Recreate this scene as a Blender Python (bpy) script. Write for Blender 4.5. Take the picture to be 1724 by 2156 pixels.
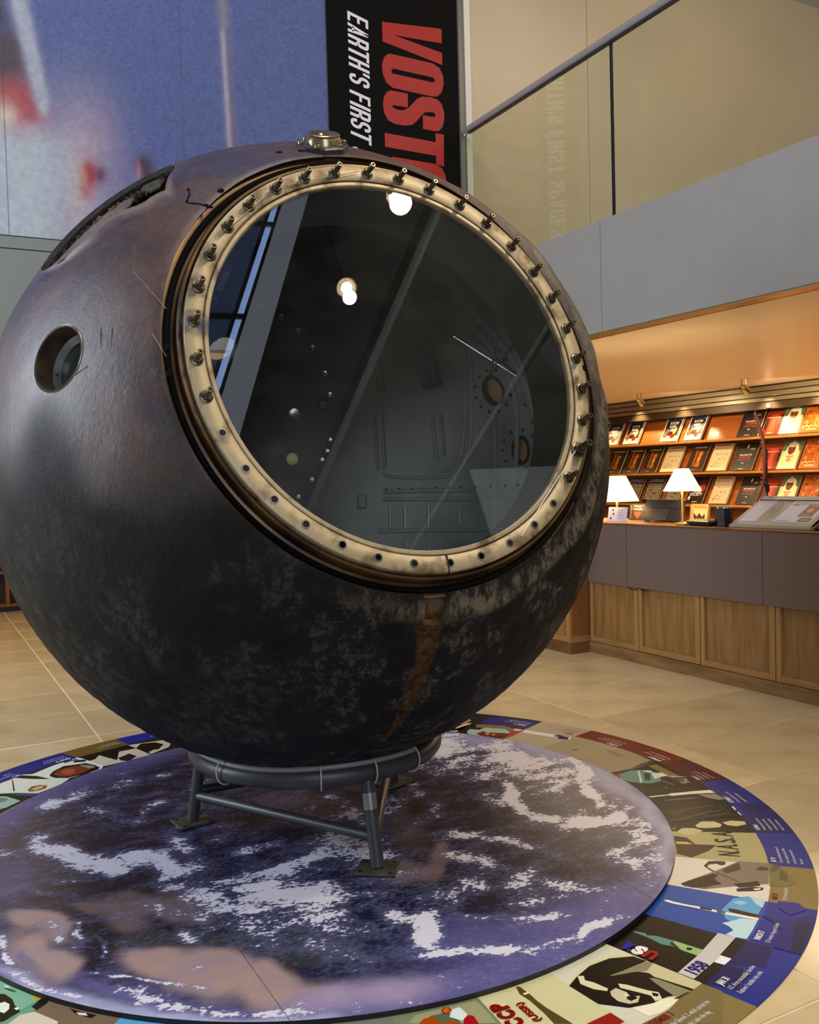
import bpy, math, random
import numpy as np
from mathutils import Vector, Matrix, noise as mnoise
for _o in list(bpy.data.objects): bpy.data.objects.remove(_o)
SC = bpy.context.scene
COL = SC.collection
PI = math.pi
def srgb(h, k=1.0):
    c = [int(h[i:i+2], 16)/255 for i in (0, 2, 4)]
    return tuple((x/12.92 if x <= .04045 else ((x+.055)/1.055)**2.4)*k for x in c)
# ------------------------------------------------------------------ camera
cam = bpy.data.objects.new('camera', bpy.data.cameras.new('camera'))
COL.objects.link(cam)
cam.data.sensor_fit = 'HORIZONTAL'; cam.data.sensor_width = 36.0
cam.data.lens = 1944.2/1724*36
cam.data.clip_start = .05
_p, _r, _s = 0.03776, 0.02717, -0.49344          # pitch down, roll, heading to the room axes
def _room(v):                                     # camera ground frame -> room axes (X along mural wall, Y along counter)
    return Vector((v[0]*math.cos(_s)-v[1]*math.sin(_s), v[0]*math.sin(_s)+v[1]*math.cos(_s), v[2]))
_f = Vector((0, math.cos(_p), -math.sin(_p))); _d = Vector((0, -math.sin(_p), -math.cos(_p))); _t = Vector((1, 0, 0))
_c, _q = math.cos(_r), math.sin(_r)
_X = _room(_c*_t+_q*_d); _Y = _room(-_q*_t+_c*_d); _Z = _room(_f)
cam.matrix_world = Matrix(((_X.x, -_Y.x, -_Z.x, 0), (_X.y, -_Y.y, -_Z.y, 0), (_X.z, -_Y.z, -_Z.z, 1.36), (0, 0, 0, 1)))
SC.camera = cam
# ------------------------------------------------------------------ world, exposure, lights
w = bpy.data.worlds.new('world'); SC.world = w; w.use_nodes = True
w.node_tree.nodes['Background'].inputs[0].default_value = (.55, .68, 1, 1)
w.node_tree.nodes['Background'].inputs[1].default_value = .25
SC.view_settings.view_transform = 'Standard'; SC.view_settings.look = 'None'
SC.view_settings.gamma = 1; SC.view_settings.use_curve_mapping = False
SC.view_settings.exposure = 0.0
def light(name, kind, loc, aim, energy, col, **k):
    d = bpy.data.lights.new(name, kind); d.energy = energy; d.color = col
    for a, b in k.items(): setattr(d, a, b)
    o = bpy.data.objects.new(name, d); COL.objects.link(o); o.location = loc
    o.rotation_euler = (Vector(aim)-Vector(loc)).to_track_quat('-Z', 'Y').to_euler()
    return o
WARM = (1, .74, .45); DAY = (.84, .91, 1.0)
light('daylight_back_window', 'AREA', (-.6, -5.75, 4.2), (-.6, 3, 3.4), 260, DAY, shape='RECTANGLE', size=3.6, size_y=5.6)
light('daylight_left_window', 'AREA', (-3.8, 5.15, 3.0), (1, 4.0, 2.2), 300, DAY, shape='RECTANGLE', size=1.8, size_y=3.8)
light('hall_spot_near_glass', 'SPOT', (3.53, -.12, 5.93), (1.6, 2.6, .9), 420, (1, .80, .52), spot_size=.85, spot_blend=.9, shadow_soft_size=.09)
light('hall_spot_far', 'SPOT', (3.39, -1.2, 5.93), (2.1, 4.2, 0), 380, (1, .80, .52), spot_size=.9, spot_blend=.9, shadow_soft_size=.06)
light('hall_ceiling_glow', 'AREA', (.6, 1.2, 8.8), (.6, 2.2, 0), 210, (1, .93, .82), shape='RECTANGLE', size=3, size_y=4)
light('mural_washer', 'AREA', (.6, 3.2, 7.9), (.8, 6.45, 4.2), 44, (.96, .97, 1), shape='RECTANGLE', size=5, size_y=.5)
light('banner_washer', 'SPOT', (3.2, 3.6, 7.4), (3.4, 6.45, 3.9), 28, (1, .95, .9), spot_size=.8, spot_blend=.8, shadow_soft_size=.1)
light('upper_gallery_warm', 'AREA', (6.6, 4.2, 5.95), (6.4, 6.0, 3.4), 45, (1, .72, .42), shape='RECTANGLE', size=3.2, size_y=1)
light('upper_gallery_day', 'AREA', (5.0, 1.2, 5.6), (4.6, 6.45, 4.4), 42, (1, .93, .82), shape='RECTANGLE', size=1.4, size_y=1)
light('shop_downlights', 'AREA', (6.4, 6.2, 2.24), (6.4, 6.2, 0), 130, WARM, shape='RECTANGLE', size=1.6, size_y=5)
light('lobby_back_left_glow', 'AREA', (-.4, 9.0, 2.24), (-.4, 9.0, 0), 45, WARM, shape='RECTANGLE', size=3, size_y=2)
RING_SHAPES=[('1c1f38',[(1391,1066),(1443,996),(1314,888),(1275,915)]),('2a2f78',[(1443,996),(1618,742),(1473,675),(1398,778),(1314,888)]),('8c7a52',[(1294,901),(1314,888),(1400,790),(1428,666),(1380,648),(1341,777),(1259,845)]),('a9bfb0',[(1172,801),(1212,838),(1250,799),(1298,819),(1368,733),(1361,661),(1340,650),(1265,725),(1193,699),(1161,703),(1151,740)]),('7d2a1e',[(1198,745),(1248,763),(1282,689),(1343,635),(1308,605),(1235,639),(1193,699)]),('c98f73',[(1246,738),(1268,731),(1242,691),(1225,695)]),('c98f73',[(1257,693),(1279,684),(1258,663),(1246,671)]),('b5482c',[(1375,702),(1421,646),(1318,598),(1224,582),(1246,603),(1299,611),(1334,642)]),('d8d4c8',[(1418,712),(1444,669),(1410,661),(1395,689)]),('cfc3b8',[(1100,869),(1157,849),(1270,918),(1286,934),(1246,948),(1160,899),(1141,834),(1114,835)]),('b08c78',[(1225,949),(1328,1017),(1308,974),(1212,917)]),('ded9cf',[(1448,659),(1566,413),(1527,387),(1409,629)]),('23243f',[(1520,463),(1552,422),(1523,394),(1491,435)]),('7c7264',[(1437,251),(1473,244),(1452,226),(1426,232)]),('5c5246',[(1638,8),(1651,-103),(1557,-140),(1477,-126),(1562,-104),(1630,-90)]),('8f877a',[(1574,157),(1584,64),(1571,10),(1548,46),(1548,110)]),('141210',[(1651,-103),(1593,-428),(1563,-526),(1496,-679),(1436,-800),(1205,-728),(1166,-709),(1221,-591),(1306,-385),(1365,-128),(1557,-140)]),('8e7a48',[(1565,-145),(1611,-146),(1566,-410),(1518,-413)]),('d9cf9f',[(1546,-345),(1578,-366),(1553,-410),(1519,-399)]),('6f9a90',[(1369,-167),(1455,-150),(1497,-176),(1530,-226),(1517,-281),(1461,-333),(1405,-332),(1370,-301),(1345,-259),(1341,-221)]),('c9d6ce',[(1480,-166),(1488,-171),(1387,-303),(1374,-303)]),('c9d6ce',[(1497,-176),(1529,-198),(1514,-243),(1497,-205)]),('2b3a38',[(1483,-205),(1497,-232),(1435,-299),(1415,-286)]),('d8dcd6',[(1501,-235),(1549,-248),(1541,-297),(1502,-290),(1461,-299)]),('b23a1e',[(1361,-162),(1380,-165),(1363,-185),(1347,-182)]),('c9c9c4',[(1527,-297),(1563,-315),(1602,-355),(1552,-326)]),('9aa09c',[(1475,-325),(1479,-397),(1474,-400),(1469,-332)]),('9aa09c',[(1411,-386),(1419,-417),(1438,-396),(1421,-409)]),('e6e0d6',[(1285,-448),(1370,-474),(1387,-469),(1443,-489),(1477,-498),(1556,-527),(1548,-565),(1458,-523),(1374,-496),(1362,-482),(1285,-461)]),('9b948a',[(1472,-540),(1538,-574),(1527,-638),(1495,-633),(1477,-590)]),('8d857b',[(1307,-515),(1417,-552),(1456,-574),(1408,-561),(1310,-523)]),('8a7f66',[(1192,-616),(1437,-664),(1434,-667),(1189,-619)]),('8a7f66',[(1160,-692),(1418,-717),(1414,-720),(1157,-695)]),('8a7f66',[(1264,-590),(1221,-717),(1218,-721),(1261,-593)]),('8a7f66',[(1359,-633),(1318,-731),(1315,-734),(1356,-636)]),('8a7f66',[(1454,-674),(1414,-764),(1411,-768),(1450,-678)]),('8a7f66',[(1215,-658),(1354,-632),(1350,-636),(1212,-662)]),('8a7f66',[(1296,-696),(1389,-698),(1385,-702),(1292,-699)]),('8a7f66',[(1177,-710),(1287,-704),(1283,-708),(1174,-713)]),('8a7f66',[(1291,-735),(1408,-753),(1405,-757),(1288,-738)]),('8a7f66',[(1206,-596),(1242,-582),(1238,-586),(1202,-599)]),('8a7f66',[(1242,-619),(1302,-606),(1298,-610),(1239,-622)]),('e4e0d0',[(1266,-666),(1315,-677),(1303,-703),(1253,-694)]),('e4e0d0',[(1252,-707),(1297,-717),(1299,-733),(1247,-726)]),('e8e4da',[(1465,-706),(1489,-716),(1468,-749),(1443,-744)]),('e8e4da',[(1437,-758),(1465,-768),(1440,-802),(1424,-789)]),('2c3f9a',[(1489,-716),(1508,-724),(1454,-811),(1440,-802)]),('14100c',[(1133,-704),(1305,-779),(1342,-792),(1406,-854),(1314,-818),(1249,-766),(1159,-777),(1107,-766)]),('cfc9a4',[(1215,-779),(1262,-763),(1304,-789),(1306,-825),(1279,-842),(1230,-822),(1204,-800)]),('cfc9a4',[(1321,-812),(1366,-817),(1400,-851),(1384,-874),(1339,-869),(1317,-843)]),('cbc59e',[(1118,-784),(1153,-773),(1189,-796),(1201,-831),(1160,-843),(1118,-827),(1107,-805)]),('4a2e18',[(1073,-810),(1101,-849),(1082,-910),(1138,-955),(1078,-977),(1026,-983),(986,-987),(965,-935),(1005,-892)]),('8f7a50',[(1120,-752),(1142,-749),(1135,-762),(1109,-773)]),('cdb98c',[(1042,-854),(1072,-878),(1076,-906),(1048,-888),(1027,-870)]),('4c3a30',[(968,-1059),(1012,-1040),(1039,-1053),(1058,-1074),(1039,-1089),(1021,-1087),(1019,-1068),(991,-1060),(973,-1071),(968,-1108),(986,-1119),(981,-1125),(959,-1112)]),('93847a',[(834,-1115),(968,-1108),(1099,-1095),(1173,-1160),(1042,-1269),(945,-1226),(835,-1186),(811,-1134)]),('3c2a20',[(804,-1118),(834,-1115),(948,-1118),(959,-1133),(921,-1152),(915,-1190),(850,-1179),(817,-1162),(801,-1136)]),('5a4a40',[(997,-1113),(1093,-1100),(1051,-1146),(985,-1141)]),('5a4a40',[(1094,-1169),(1128,-1163),(1141,-1185),(1125,-1197),(1098,-1185)]),('3c2a20',[(946,-1209),(1029,-1236),(1009,-1265),(940,-1238)]),('6b5b50',[(970,-1114),(977,-1212),(969,-1216),(962,-1117)]),('32241c',[(927,-1239),(981,-1256),(1006,-1280),(990,-1290),(967,-1283),(914,-1254)]),('e8e0d8',[(973,-1267),(996,-1277),(984,-1284),(967,-1276)]),('8a8258',[(1173,-1160),(1177,-1207),(1142,-1290),(1115,-1315),(1068,-1310),(1032,-1280)]),('6e684a',[(1162,-1216),(1151,-1252),(1112,-1288),(1092,-1267)]),('6f6a4c',[(1178,-1172),(1183,-1202),(1123,-1218),(1119,-1206)]),('6db0dc',[(778,-1317),(866,-1282),(912,-1294),(941,-1343),(818,-1413),(744,-1423),(742,-1366)]),('bfdcea',[(916,-1305),(941,-1343),(893,-1373),(896,-1345)]),('a8d0e6',[(844,-1298),(874,-1305),(881,-1329),(851,-1326)]),('c8e2ec',[(714,-1377),(747,-1384),(785,-1386),(818,-1420),(754,-1456),(701,-1482),(683,-1459),(671,-1431),(707,-1427),(715,-1405)]),('f2ece0',[(674,-1178),(686,-1182),(692,-1201),(716,-1242),(736,-1269),(776,-1334),(831,-1414),(818,-1420),(765,-1345),(727,-1282),(709,-1253),(681,-1212),(671,-1186)]),('2a2018',[(736,-1269),(756,-1300),(746,-1306),(726,-1279)]),('5a6c78',[(761,-1311),(779,-1332),(766,-1342),(752,-1323)]),('3a1a10',[(802,-1321),(817,-1341),(832,-1372),(849,-1404),(831,-1414),(811,-1384),(788,-1338)]),('8a2a14',[(820,-1354),(825,-1361),(813,-1368),(808,-1361)]),('8a2a14',[(839,-1395),(849,-1404),(835,-1413),(827,-1402)]),('2b2f86',[(849,-1404),(866,-1436),(885,-1468),(1000,-1483),(879,-1558),(759,-1619),(728,-1555),(760,-1524),(826,-1500),(847,-1445)]),('23205c',[(899,-1490),(931,-1517),(874,-1555),(761,-1617),(754,-1589),(838,-1533)]),('3a3a9a',[(968,-1367),(1009,-1408),(997,-1452),(923,-1450),(934,-1399)]),('cfcbcd',[(658,-1415),(683,-1459),(523,-1525),(417,-1558),(403,-1513),(523,-1473)]),('e9edf2',[(556,-1462),(562,-1484),(582,-1535),(541,-1548),(526,-1519),(515,-1477)]),('231d17',[(682,-1461),(696,-1488),(582,-1535),(573,-1507)]),('231d17',[(526,-1524),(539,-1549),(425,-1588),(417,-1558)]),('2b2f6e',[(696,-1488),(722,-1557),(676,-1595),(621,-1614),(596,-1587),(540,-1550),(582,-1535)]),('2f3f9c',[(722,-1557),(759,-1619),(522,-1714),(491,-1649),(563,-1623),(573,-1596),(621,-1614)]),('23286a',[(539,-1549),(567,-1581),(563,-1623),(494,-1641),(484,-1671),(425,-1588)]),('6a9a94',[(457,-1275),(480,-1305),(475,-1317),(496,-1334),(519,-1381),(494,-1402),(474,-1379),(468,-1328),(464,-1314),(455,-1286)]),('a6c08c',[(519,-1381),(552,-1463),(514,-1475),(500,-1435),(493,-1395)]),('2f3a30',[(511,-1380),(501,-1421),(496,-1418),(495,-1388)]),('10100e',[(523,-1427),(533,-1440),(519,-1445),(511,-1436)]),('2c36a0',[(366,-1332),(413,-1316),(407,-1328),(370,-1359),(367,-1352),(381,-1341),(369,-1345)]),('ece8e6',[(402,-1354),(420,-1357),(427,-1372),(417,-1381),(411,-1375),(414,-1368),(402,-1365),(396,-1382),(384,-1389),(371,-1384),(369,-1370),(378,-1360),(386,-1365),(382,-1381),(389,-1378),(392,-1362)]),('a3262c',[(421,-1387),(435,-1399),(430,-1413),(387,-1428),(384,-1420),(417,-1409),(416,-1401),(381,-1408),(379,-1398)]),('d8d2ae',[(110,-1410),(138,-1390),(216,-1352),(306,-1348),(363,-1374),(363,-1388),(296,-1360),(223,-1363),(157,-1389),(116,-1414)]),('231c14',[(114,-1413),(157,-1389),(223,-1363),(296,-1360),(360,-1386),(374,-1424),(292,-1428),(316,-1453),(333,-1469),(391,-1610),(296,-1583),(247,-1586),(180,-1571),(125,-1518)]),('9a9478',[(240,-1429),(294,-1429),(373,-1426),(382,-1442),(339,-1463),(304,-1449),(241,-1433)]),('cfc9a6',[(339,-1463),(382,-1442),(420,-1579),(419,-1591),(385,-1601),(335,-1493)]),('9a957c',[(319,-1493),(334,-1502),(373,-1605),(315,-1594),(315,-1546)]),('0f0c08',[(330,-1490),(333,-1494),(383,-1611),(376,-1610)]),('ddd8b8',[(163,-1386),(178,-1395),(167,-1413),(180,-1434),(193,-1476),(183,-1484),(159,-1459),(145,-1422)]),('cfcab0',[(189,-1489),(212,-1484),(223,-1515),(214,-1533),(241,-1544),(216,-1564),(192,-1558),(176,-1534),(178,-1506)]),('1a140e',[(217,-1521),(229,-1525),(229,-1549),(205,-1551),(202,-1538)]),('e0dcc4',[(208,-1518),(219,-1519),(219,-1531),(206,-1529)]),('ddd8bc',[(231,-1471),(247,-1487),(260,-1510),(277,-1538),(293,-1557),(279,-1584),(257,-1583),(265,-1558),(246,-1526),(222,-1490)]),('0d0a06',[(278,-1548),(288,-1563),(276,-1571),(269,-1561)]),('ece8d2',[(279,-1584),(311,-1598),(346,-1601),(293,-1616),(237,-1628),(196,-1625),(185,-1574),(246,-1587)]),('4a4030',[(303,-1599),(354,-1594),(385,-1601),(417,-1608),(426,-1637),(393,-1665),(377,-1632),(331,-1616)]),('8d7f58',[(418,-1584),(436,-1637),(327,-1739),(161,-1639),(258,-1629),(315,-1606),(361,-1598)]),('a02a22',[(45,-1570),(126,-1563),(130,-1610),(115,-1612),(82,-1610),(39,-1579)]),('6a6034',[(0,-1405),(0,-1428),(2,-1464),(16,-1552),(-23,-1529),(-16,-1470)]),('6b5a30',[(-9,-1345),(0,-1350),(2,-1397),(-2,-1441),(2,-1478),(14,-1551),(-9,-1537),(-17,-1466),(-15,-1416),(-20,-1378)]),('e8e2c4',[(-11,-1380),(4,-1381),(3,-1388),(-13,-1388)]),('a8a888',[(-299,-1320),(-134,-1344),(-138,-1427),(-144,-1456),(-332,-1344)]),('6a7a60',[(-268,-1344),(-230,-1350),(-214,-1371),(-219,-1411),(-308,-1358)]),('d8e2e4',[(-230,-1372),(-206,-1347),(-186,-1348),(-185,-1377),(-188,-1403),(-212,-1400)]),('b5581c',[(-306,-1354),(-285,-1345),(-266,-1351),(-261,-1370),(-263,-1385),(-284,-1394),(-312,-1377)]),('a32a20',[(-234,-1337),(-221,-1330),(-209,-1336),(-211,-1350),(-227,-1360),(-237,-1351)]),('c77a34',[(-230,-1339),(-220,-1333),(-213,-1338),(-216,-1350),(-226,-1354),(-233,-1348)]),('b5202c',[(-204,-1398),(-185,-1388),(-176,-1399),(-182,-1434),(-205,-1451),(-229,-1437)]),('b5581c',[(-254,-1385),(-236,-1387),(-224,-1403),(-226,-1418),(-261,-1402)]),('2c2c20',[(-134,-1344),(-138,-1427),(-144,-1426),(-149,-1341)]),('26348c',[(-1055,1452),(-1005,1482),(-941,1360),(-1061,1261),(-1096,1236),(-1106,1340)]),('d9e2da',[(-976,1357),(-913,1334),(-819,1415),(-688,1495),(-658,1441),(-595,1287),(-621,1222),(-702,1195),(-818,1153),(-897,1288)]),('1d1812',[(-846,1272),(-822,1326),(-769,1382),(-669,1372),(-633,1311),(-621,1258),(-633,1230),(-698,1193),(-780,1178),(-828,1209),(-845,1246)]),('8a4a30',[(-832,1280),(-794,1335),(-727,1355),(-666,1333),(-640,1297),(-693,1224),(-768,1196),(-809,1222)]),('b06a4c',[(-789,1305),(-759,1321),(-726,1300),(-744,1240),(-773,1225),(-791,1254)]),('9aa07c',[(-698,1363),(-643,1308),(-638,1278),(-667,1270),(-694,1333)]),('dbe0d4',[(-1078,1256),(-993,1317),(-926,1256),(-886,1230),(-774,1157),(-826,1092),(-926,1024),(-1014,1088),(-1088,1121)]),('9c6a44',[(-961,1101),(-938,1141),(-904,1143),(-874,1116),(-887,1076),(-922,1060),(-955,1066)]),('dcb890',[(-947,1099),(-915,1126),(-890,1121),(-898,1091),(-929,1072)]),('2a5c8c',[(-1038,1096),(-927,1020),(-950,994),(-1018,1045)]),('3a3832',[(-1008,1293),(-1004,1290),(-1011,1118),(-1018,1114)]),('1e1c1a',[(-1089,1107),(-1036,1072),(-950,994),(-1110,822),(-1139,840)]),('a8c4b8',[(-1099,1090),(-1053,1060),(-1002,961),(-1066,903),(-1113,891)]),('7a9488',[(-1100,1076),(-1055,1036),(-1046,1004),(-1075,986),(-1106,992)]),('2a2030',[(-552,1676),(-454,1709),(-423,1580),(-411,1540),(-579,1517),(-654,1467),(-684,1492)]),('7a6c3c',[(-741,1624),(-454,1709),(-423,1580),(-688,1495)]),('cfcabf',[(-416,1543),(-359,1322),(-594,1267),(-647,1395),(-616,1413),(-587,1472),(-560,1405),(-525,1334),(-489,1477)]),('2b231e',[(-679,1490),(-414,1552),(-397,1488),(-489,1477),(-500,1444),(-561,1455),(-585,1481),(-614,1422),(-646,1399),(-663,1444)]),('3a3028',[(-515,1366),(-452,1413),(-427,1347),(-478,1284),(-510,1315)]),('cfc8ba',[(-425,1570),(-216,1562),(-217,1496),(-252,1413),(-359,1342),(-360,1382),(-296,1442),(-384,1501),(-401,1491)]),('2e2620',[(-401,1491),(-362,1560),(-293,1547),(-261,1483),(-305,1406),(-352,1417)]),('23243f',[(-704,1452),(-656,1429),(-665,1398),(-721,1415)]),('8fbfa8',[(-1207,-574),(-1166,-633),(-1139,-696),(-1126,-747),(-1172,-779),(-1213,-805),(-1233,-818),(-1215,-559)]),('c9b020',[(-1140,-700),(-1113,-742),(-1126,-749)]),('3a3420',[(-1217,-654),(-1198,-670),(-1183,-706),(-1180,-744),(-1170,-763),(-1172,-779),(-1213,-805),(-1229,-804)]),('e6f0e6',[(-1216,-709),(-1202,-709),(-1192,-728),(-1195,-752),(-1208,-766),(-1219,-751)]),('e6f0e6',[(-1184,-754),(-1174,-754),(-1171,-767),(-1179,-767)]),('dfeee0',[(-1196,-619),(-1183,-637),(-1186,-642),(-1197,-626)]),('44583e',[(-1200,-634),(-1188,-643),(-1173,-666),(-1170,-677),(-1185,-659)]),('2c241c',[(-1113,-742),(-1097,-762),(-1107,-775),(-1133,-794),(-1143,-771)]),('d8d0c4',[(-1173,-796),(-1138,-800),(-1092,-878),(-1095,-901),(-1212,-831)]),('3a2e24',[(-1057,-831),(-1037,-860),(-1002,-898),(-1016,-907),(-1049,-861)]),('e8e2d6',[(-1045,-860),(-1023,-877),(-1022,-891),(-1040,-876)])]
EARTH=[('C',909,566,145,-96,-144,-245,1.0),('C',1067,300,47,-218,-163,-200,1.0),('C',1116,-7,13,-152,-158,-165,1.0),('C',767,282,79,-127,-81,-120,0.5),('C',893,80,74,-120,-83,-111,0.5),('C',1254,-37,-82,-163,-61,-31,1.3),('C',1112,-303,-85,-152,-51,-19,1.3),('C',826,-101,-65,-148,-40,-18,1.3),('C',754,-306,-22,-101,-43,-34,1.3),('C',761,-463,29,-90,-42,-45,1.3),('C',845,-575,75,-47,-39,-48,1.3),('C',976,-600,89,17,-32,-49,1.3),('C',691,-168,32,-61,-52,-69,0.9),('C',768,-168,67,65,-3,-52,0.9),('C',1041,-567,-55,-127,-101,-53,0.8),('C',962,-773,-40,-118,-96,-55,0.8),('C',864,-950,-75,-94,-56,8,0.8),('C',760,-861,18,-70,-73,-65,0.7),('C',749,-993,-30,-88,-68,-34,0.7),('C',911,-374,29,-113,-96,-123,0.35),('C',429,-436,94,-76,-22,-34,0.8),('C',550,-630,52,-155,-25,-28,0.8),('C',314,-557,48,-60,-28,-40,0.9),('C',369,-687,19,-96,-31,-31,0.9),('C',341,-868,84,1,-22,-41,0.8),('C',453,-937,53,-84,-33,-36,0.8),('C',317,-993,91,-32,-21,-32,0.7),('C',481,-1036,115,-21,-22,-32,0.7),('C',-136,-299,-92,-61,9,60,0.7),('C',-281,-350,-86,-2,16,62,0.7),('C',9,-390,64,-269,-96,-126,0.8),('C',141,87,15,-164,-44,-60,0.8),('C',252,-16,128,38,-26,-76,0.8),('C',482,104,-34,-188,-45,-41,0.6),('C',438,-136,-18,-102,-41,-34,0.6),('C',-87,-994,37,-33,-34,-60,1.6),('C',-118,-855,29,-61,-20,-28,0.9),('C',-54,-920,50,-20,-16,-32,0.9),('C',-97,-1108,113,-39,-11,-20,1.0),('C',88,-1181,117,-52,-13,-20,1.0),('C',334,-1227,200,-5,-12,-20,1.0),('C',125,-1013,81,-39,-11,-18,0.8),('C',256,-1076,82,-39,-12,-17,0.8),('C',75,-843,85,-34,-33,-56,0.6),('C',-293,-636,75,-193,-84,-130,1.0),('C',-388,-457,69,-163,-72,-114,0.9),('C',-531,-450,61,-152,-47,-104,0.75),('C',-486,-734,76,-112,-24,-67,0.7),('C',-361,-908,60,-98,-21,-49,0.8),('C',-680,-632,25,-38,-16,-56,0.9),('C',-985,335,50,-95,-22,-93,1.15),('C',-900,167,54,-109,-24,-85,1.15),('C',-803,10,64,-83,-22,-85,1.15),('C',-930,249,30,-81,-24,-75,0.8),('C',-700,30,67,-73,-19,-70,0.9),('C',-610,-122,43,-111,-25,-56,0.9),('C',-619,-93,33,-67,-33,-115,1.2),('C',-532,-51,24,-158,-40,-118,0.8),('C',-883,808,66,44,-1,-79,0.8),('C',-778,863,66,25,-6,-84,0.8),('C',-572,935,78,-2,-10,-62,0.6),('C',-708,533,56,-73,-15,-63,0.6),('C',-597,431,73,113,3,-40,0.5),('C',-450,599,116,104,-4,-51,0.5),('C',-329,592,-30,-152,-17,-3,0.7),('C',-376,906,75,27,-8,-55,0.5),('C',-1091,350,42,-89,-13,-58,0.6),('C',-1116,-17,56,5,0,-36,0.6),('C',-1026,-73,56,-73,-6,-32,0.6),('C',-935,-22,54,-20,-4,-32,0.6),('C',-623,-332,61,-63,-15,-47,0.8),('C',-529,-471,53,-104,-19,-39,0.8),('C',-707,-419,70,-90,-12,-37,0.55),('C',-627,-543,29,-61,-15,-30,0.55),('C',-1038,-379,24,-36,-8,-31,0.9),('C',-1009,-439,11,-38,-12,-22,0.9),('C',-966,-448,4,-55,-10,-7,0.9),('C',-906,-544,-2,-39,-7,-1,1.1),('C',-921,-606,-16,-38,-4,9,1.1),('C',-1176,-396,10,-65,-14,-13,1.1),('C',-1167,-511,1,-74,-14,0,1.1),('C',-1141,-685,50,-79,-5,-19,1.0),('C',-1049,-809,62,-72,-5,-19,1.0),('C',-855,-933,83,-93,-10,-26,0.9),('C',-706,-1066,101,-72,-9,-27,0.9),('C',-895,-799,72,-68,-2,-9,0.9),('C',-779,-903,71,-59,-3,-9,0.9),('C',-858,-946,87,-90,-8,-33,0.7),('C',-370,-1122,61,-54,-10,-18,0.35),('C',-245,-1184,96,-24,-8,-19,0.35),('C',-522,-1161,70,-26,-14,-40,0.3),('C',-418,-1223,59,-51,-19,-37,0.3),('C',-342,-121,93,6,-11,-50,0.4),('C',-215,-175,63,-71,-21,-47,0.4),('C',216,-790,33,-62,-28,-44,0.6),('L',-796,-736,77,-84,-34,-104,1.0),('L',-672,-870,75,-80,-38,-97,1.0),('L',-564,-992,58,-68,-43,-88,1.0),('L',-527,-1107,98,-43,-26,-72,0.6),('L',-756,-889,79,-114,-25,-57,0.7),('L',-1110,-255,63,-50,-8,-66,0.9),('L',-1027,-368,39,-88,-18,-50,0.9),('L',-1087,-482,30,-76,-36,-84,0.9),('L',-1046,-614,19,-83,-43,-56,0.9),('L',-1116,-511,31,-199,-45,-42,0.5),('B',-912,-264,68,-30,-11,-76,0.95),('B',-793,-337,79,-61,-17,-73,0.95),('B',-667,-443,74,-70,-21,-69,0.95),('B',-838,-413,55,-78,-20,-64,0.8),('B',-626,-430,71,-101,-32,-93,0.5),('G',-770,-594,104,-42,-11,-58,1.0),('G',-597,-716,108,-105,-20,-52,1.0),('G',-444,-896,78,-113,-24,-44,1.0),('G',-353,-889,70,-130,-36,-56,0.8),('B',254,-507,-53,-71,-16,37,1.0),('B',159,-613,-61,-58,0,53,1.0),('B',73,-593,50,-75,-57,-73,0.8),('B',-17,187,117,-153,-75,-165,0.35),('B',132,-2,65,-80,-80,-153,0.35),('B',219,-206,39,-161,-89,-121,0.35),('N',-275,-188,138,-55,-32,-99,0.5),('N',-22,-165,192,91,-24,-103,0.5),('N',481,-455,90,-156,-59,-77,0.6),('N',609,-693,66,-132,-60,-66,0.6),('N',-1090,-125,76,-46,-6,-59,0.8),('N',-948,-183,103,-25,-5,-59,0.8),('N',-926,-464,-5,-60,-23,0,1.5),('N',-942,-562,-14,-59,-19,19,1.5),('N',-965,-656,-15,-54,-18,21,1.5),('N',-959,-335,32,-69,-7,-19,1.0),('V',-972,-817,43,-53,-7,-21,1.3),('V',-899,-909,47,-60,-7,-20,1.3),('V',-1119,-540,0,-73,-17,0,0.6),('V',-411,-1264,192,-55,-38,-102,1.0),('V',-72,-1302,249,7,-43,-107,1.0),('V',341,-1239,304,80,-50,-119,1.0),('V',11,-1087,191,-55,-50,-93,0.7),('V',355,-1145,253,-19,-58,-96,0.7),('V',-997,882,141,177,8,-130,0.45),('V',-739,1122,197,134,-7,-155,0.45),('V',-467,1243,147,17,-26,-171,0.45),('V',-1109,54,66,98,24,-144,0.4),('W',-1151,-675,60,-115,-10,-28,0.9),('W',-1026,-855,91,-104,-8,-29,0.9),('W',-827,-1039,153,-121,-8,-28,0.9),('W',-599,-1193,129,-70,-10,-27,0.9),('W',1083,623,178,-211,-63,-96,0.6),('W',1262,262,40,-219,-67,-77,0.6),('W',1259,-178,-38,-287,-61,-53,0.6),('W',1125,-635,-111,-240,-49,-25,0.6),('W',878,-982,-170,-162,-15,16,0.6),('P',-468,-1156,104,-30,-18,-53,0.7),('P',-304,-1215,99,-44,-24,-52,0.7)]
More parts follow.
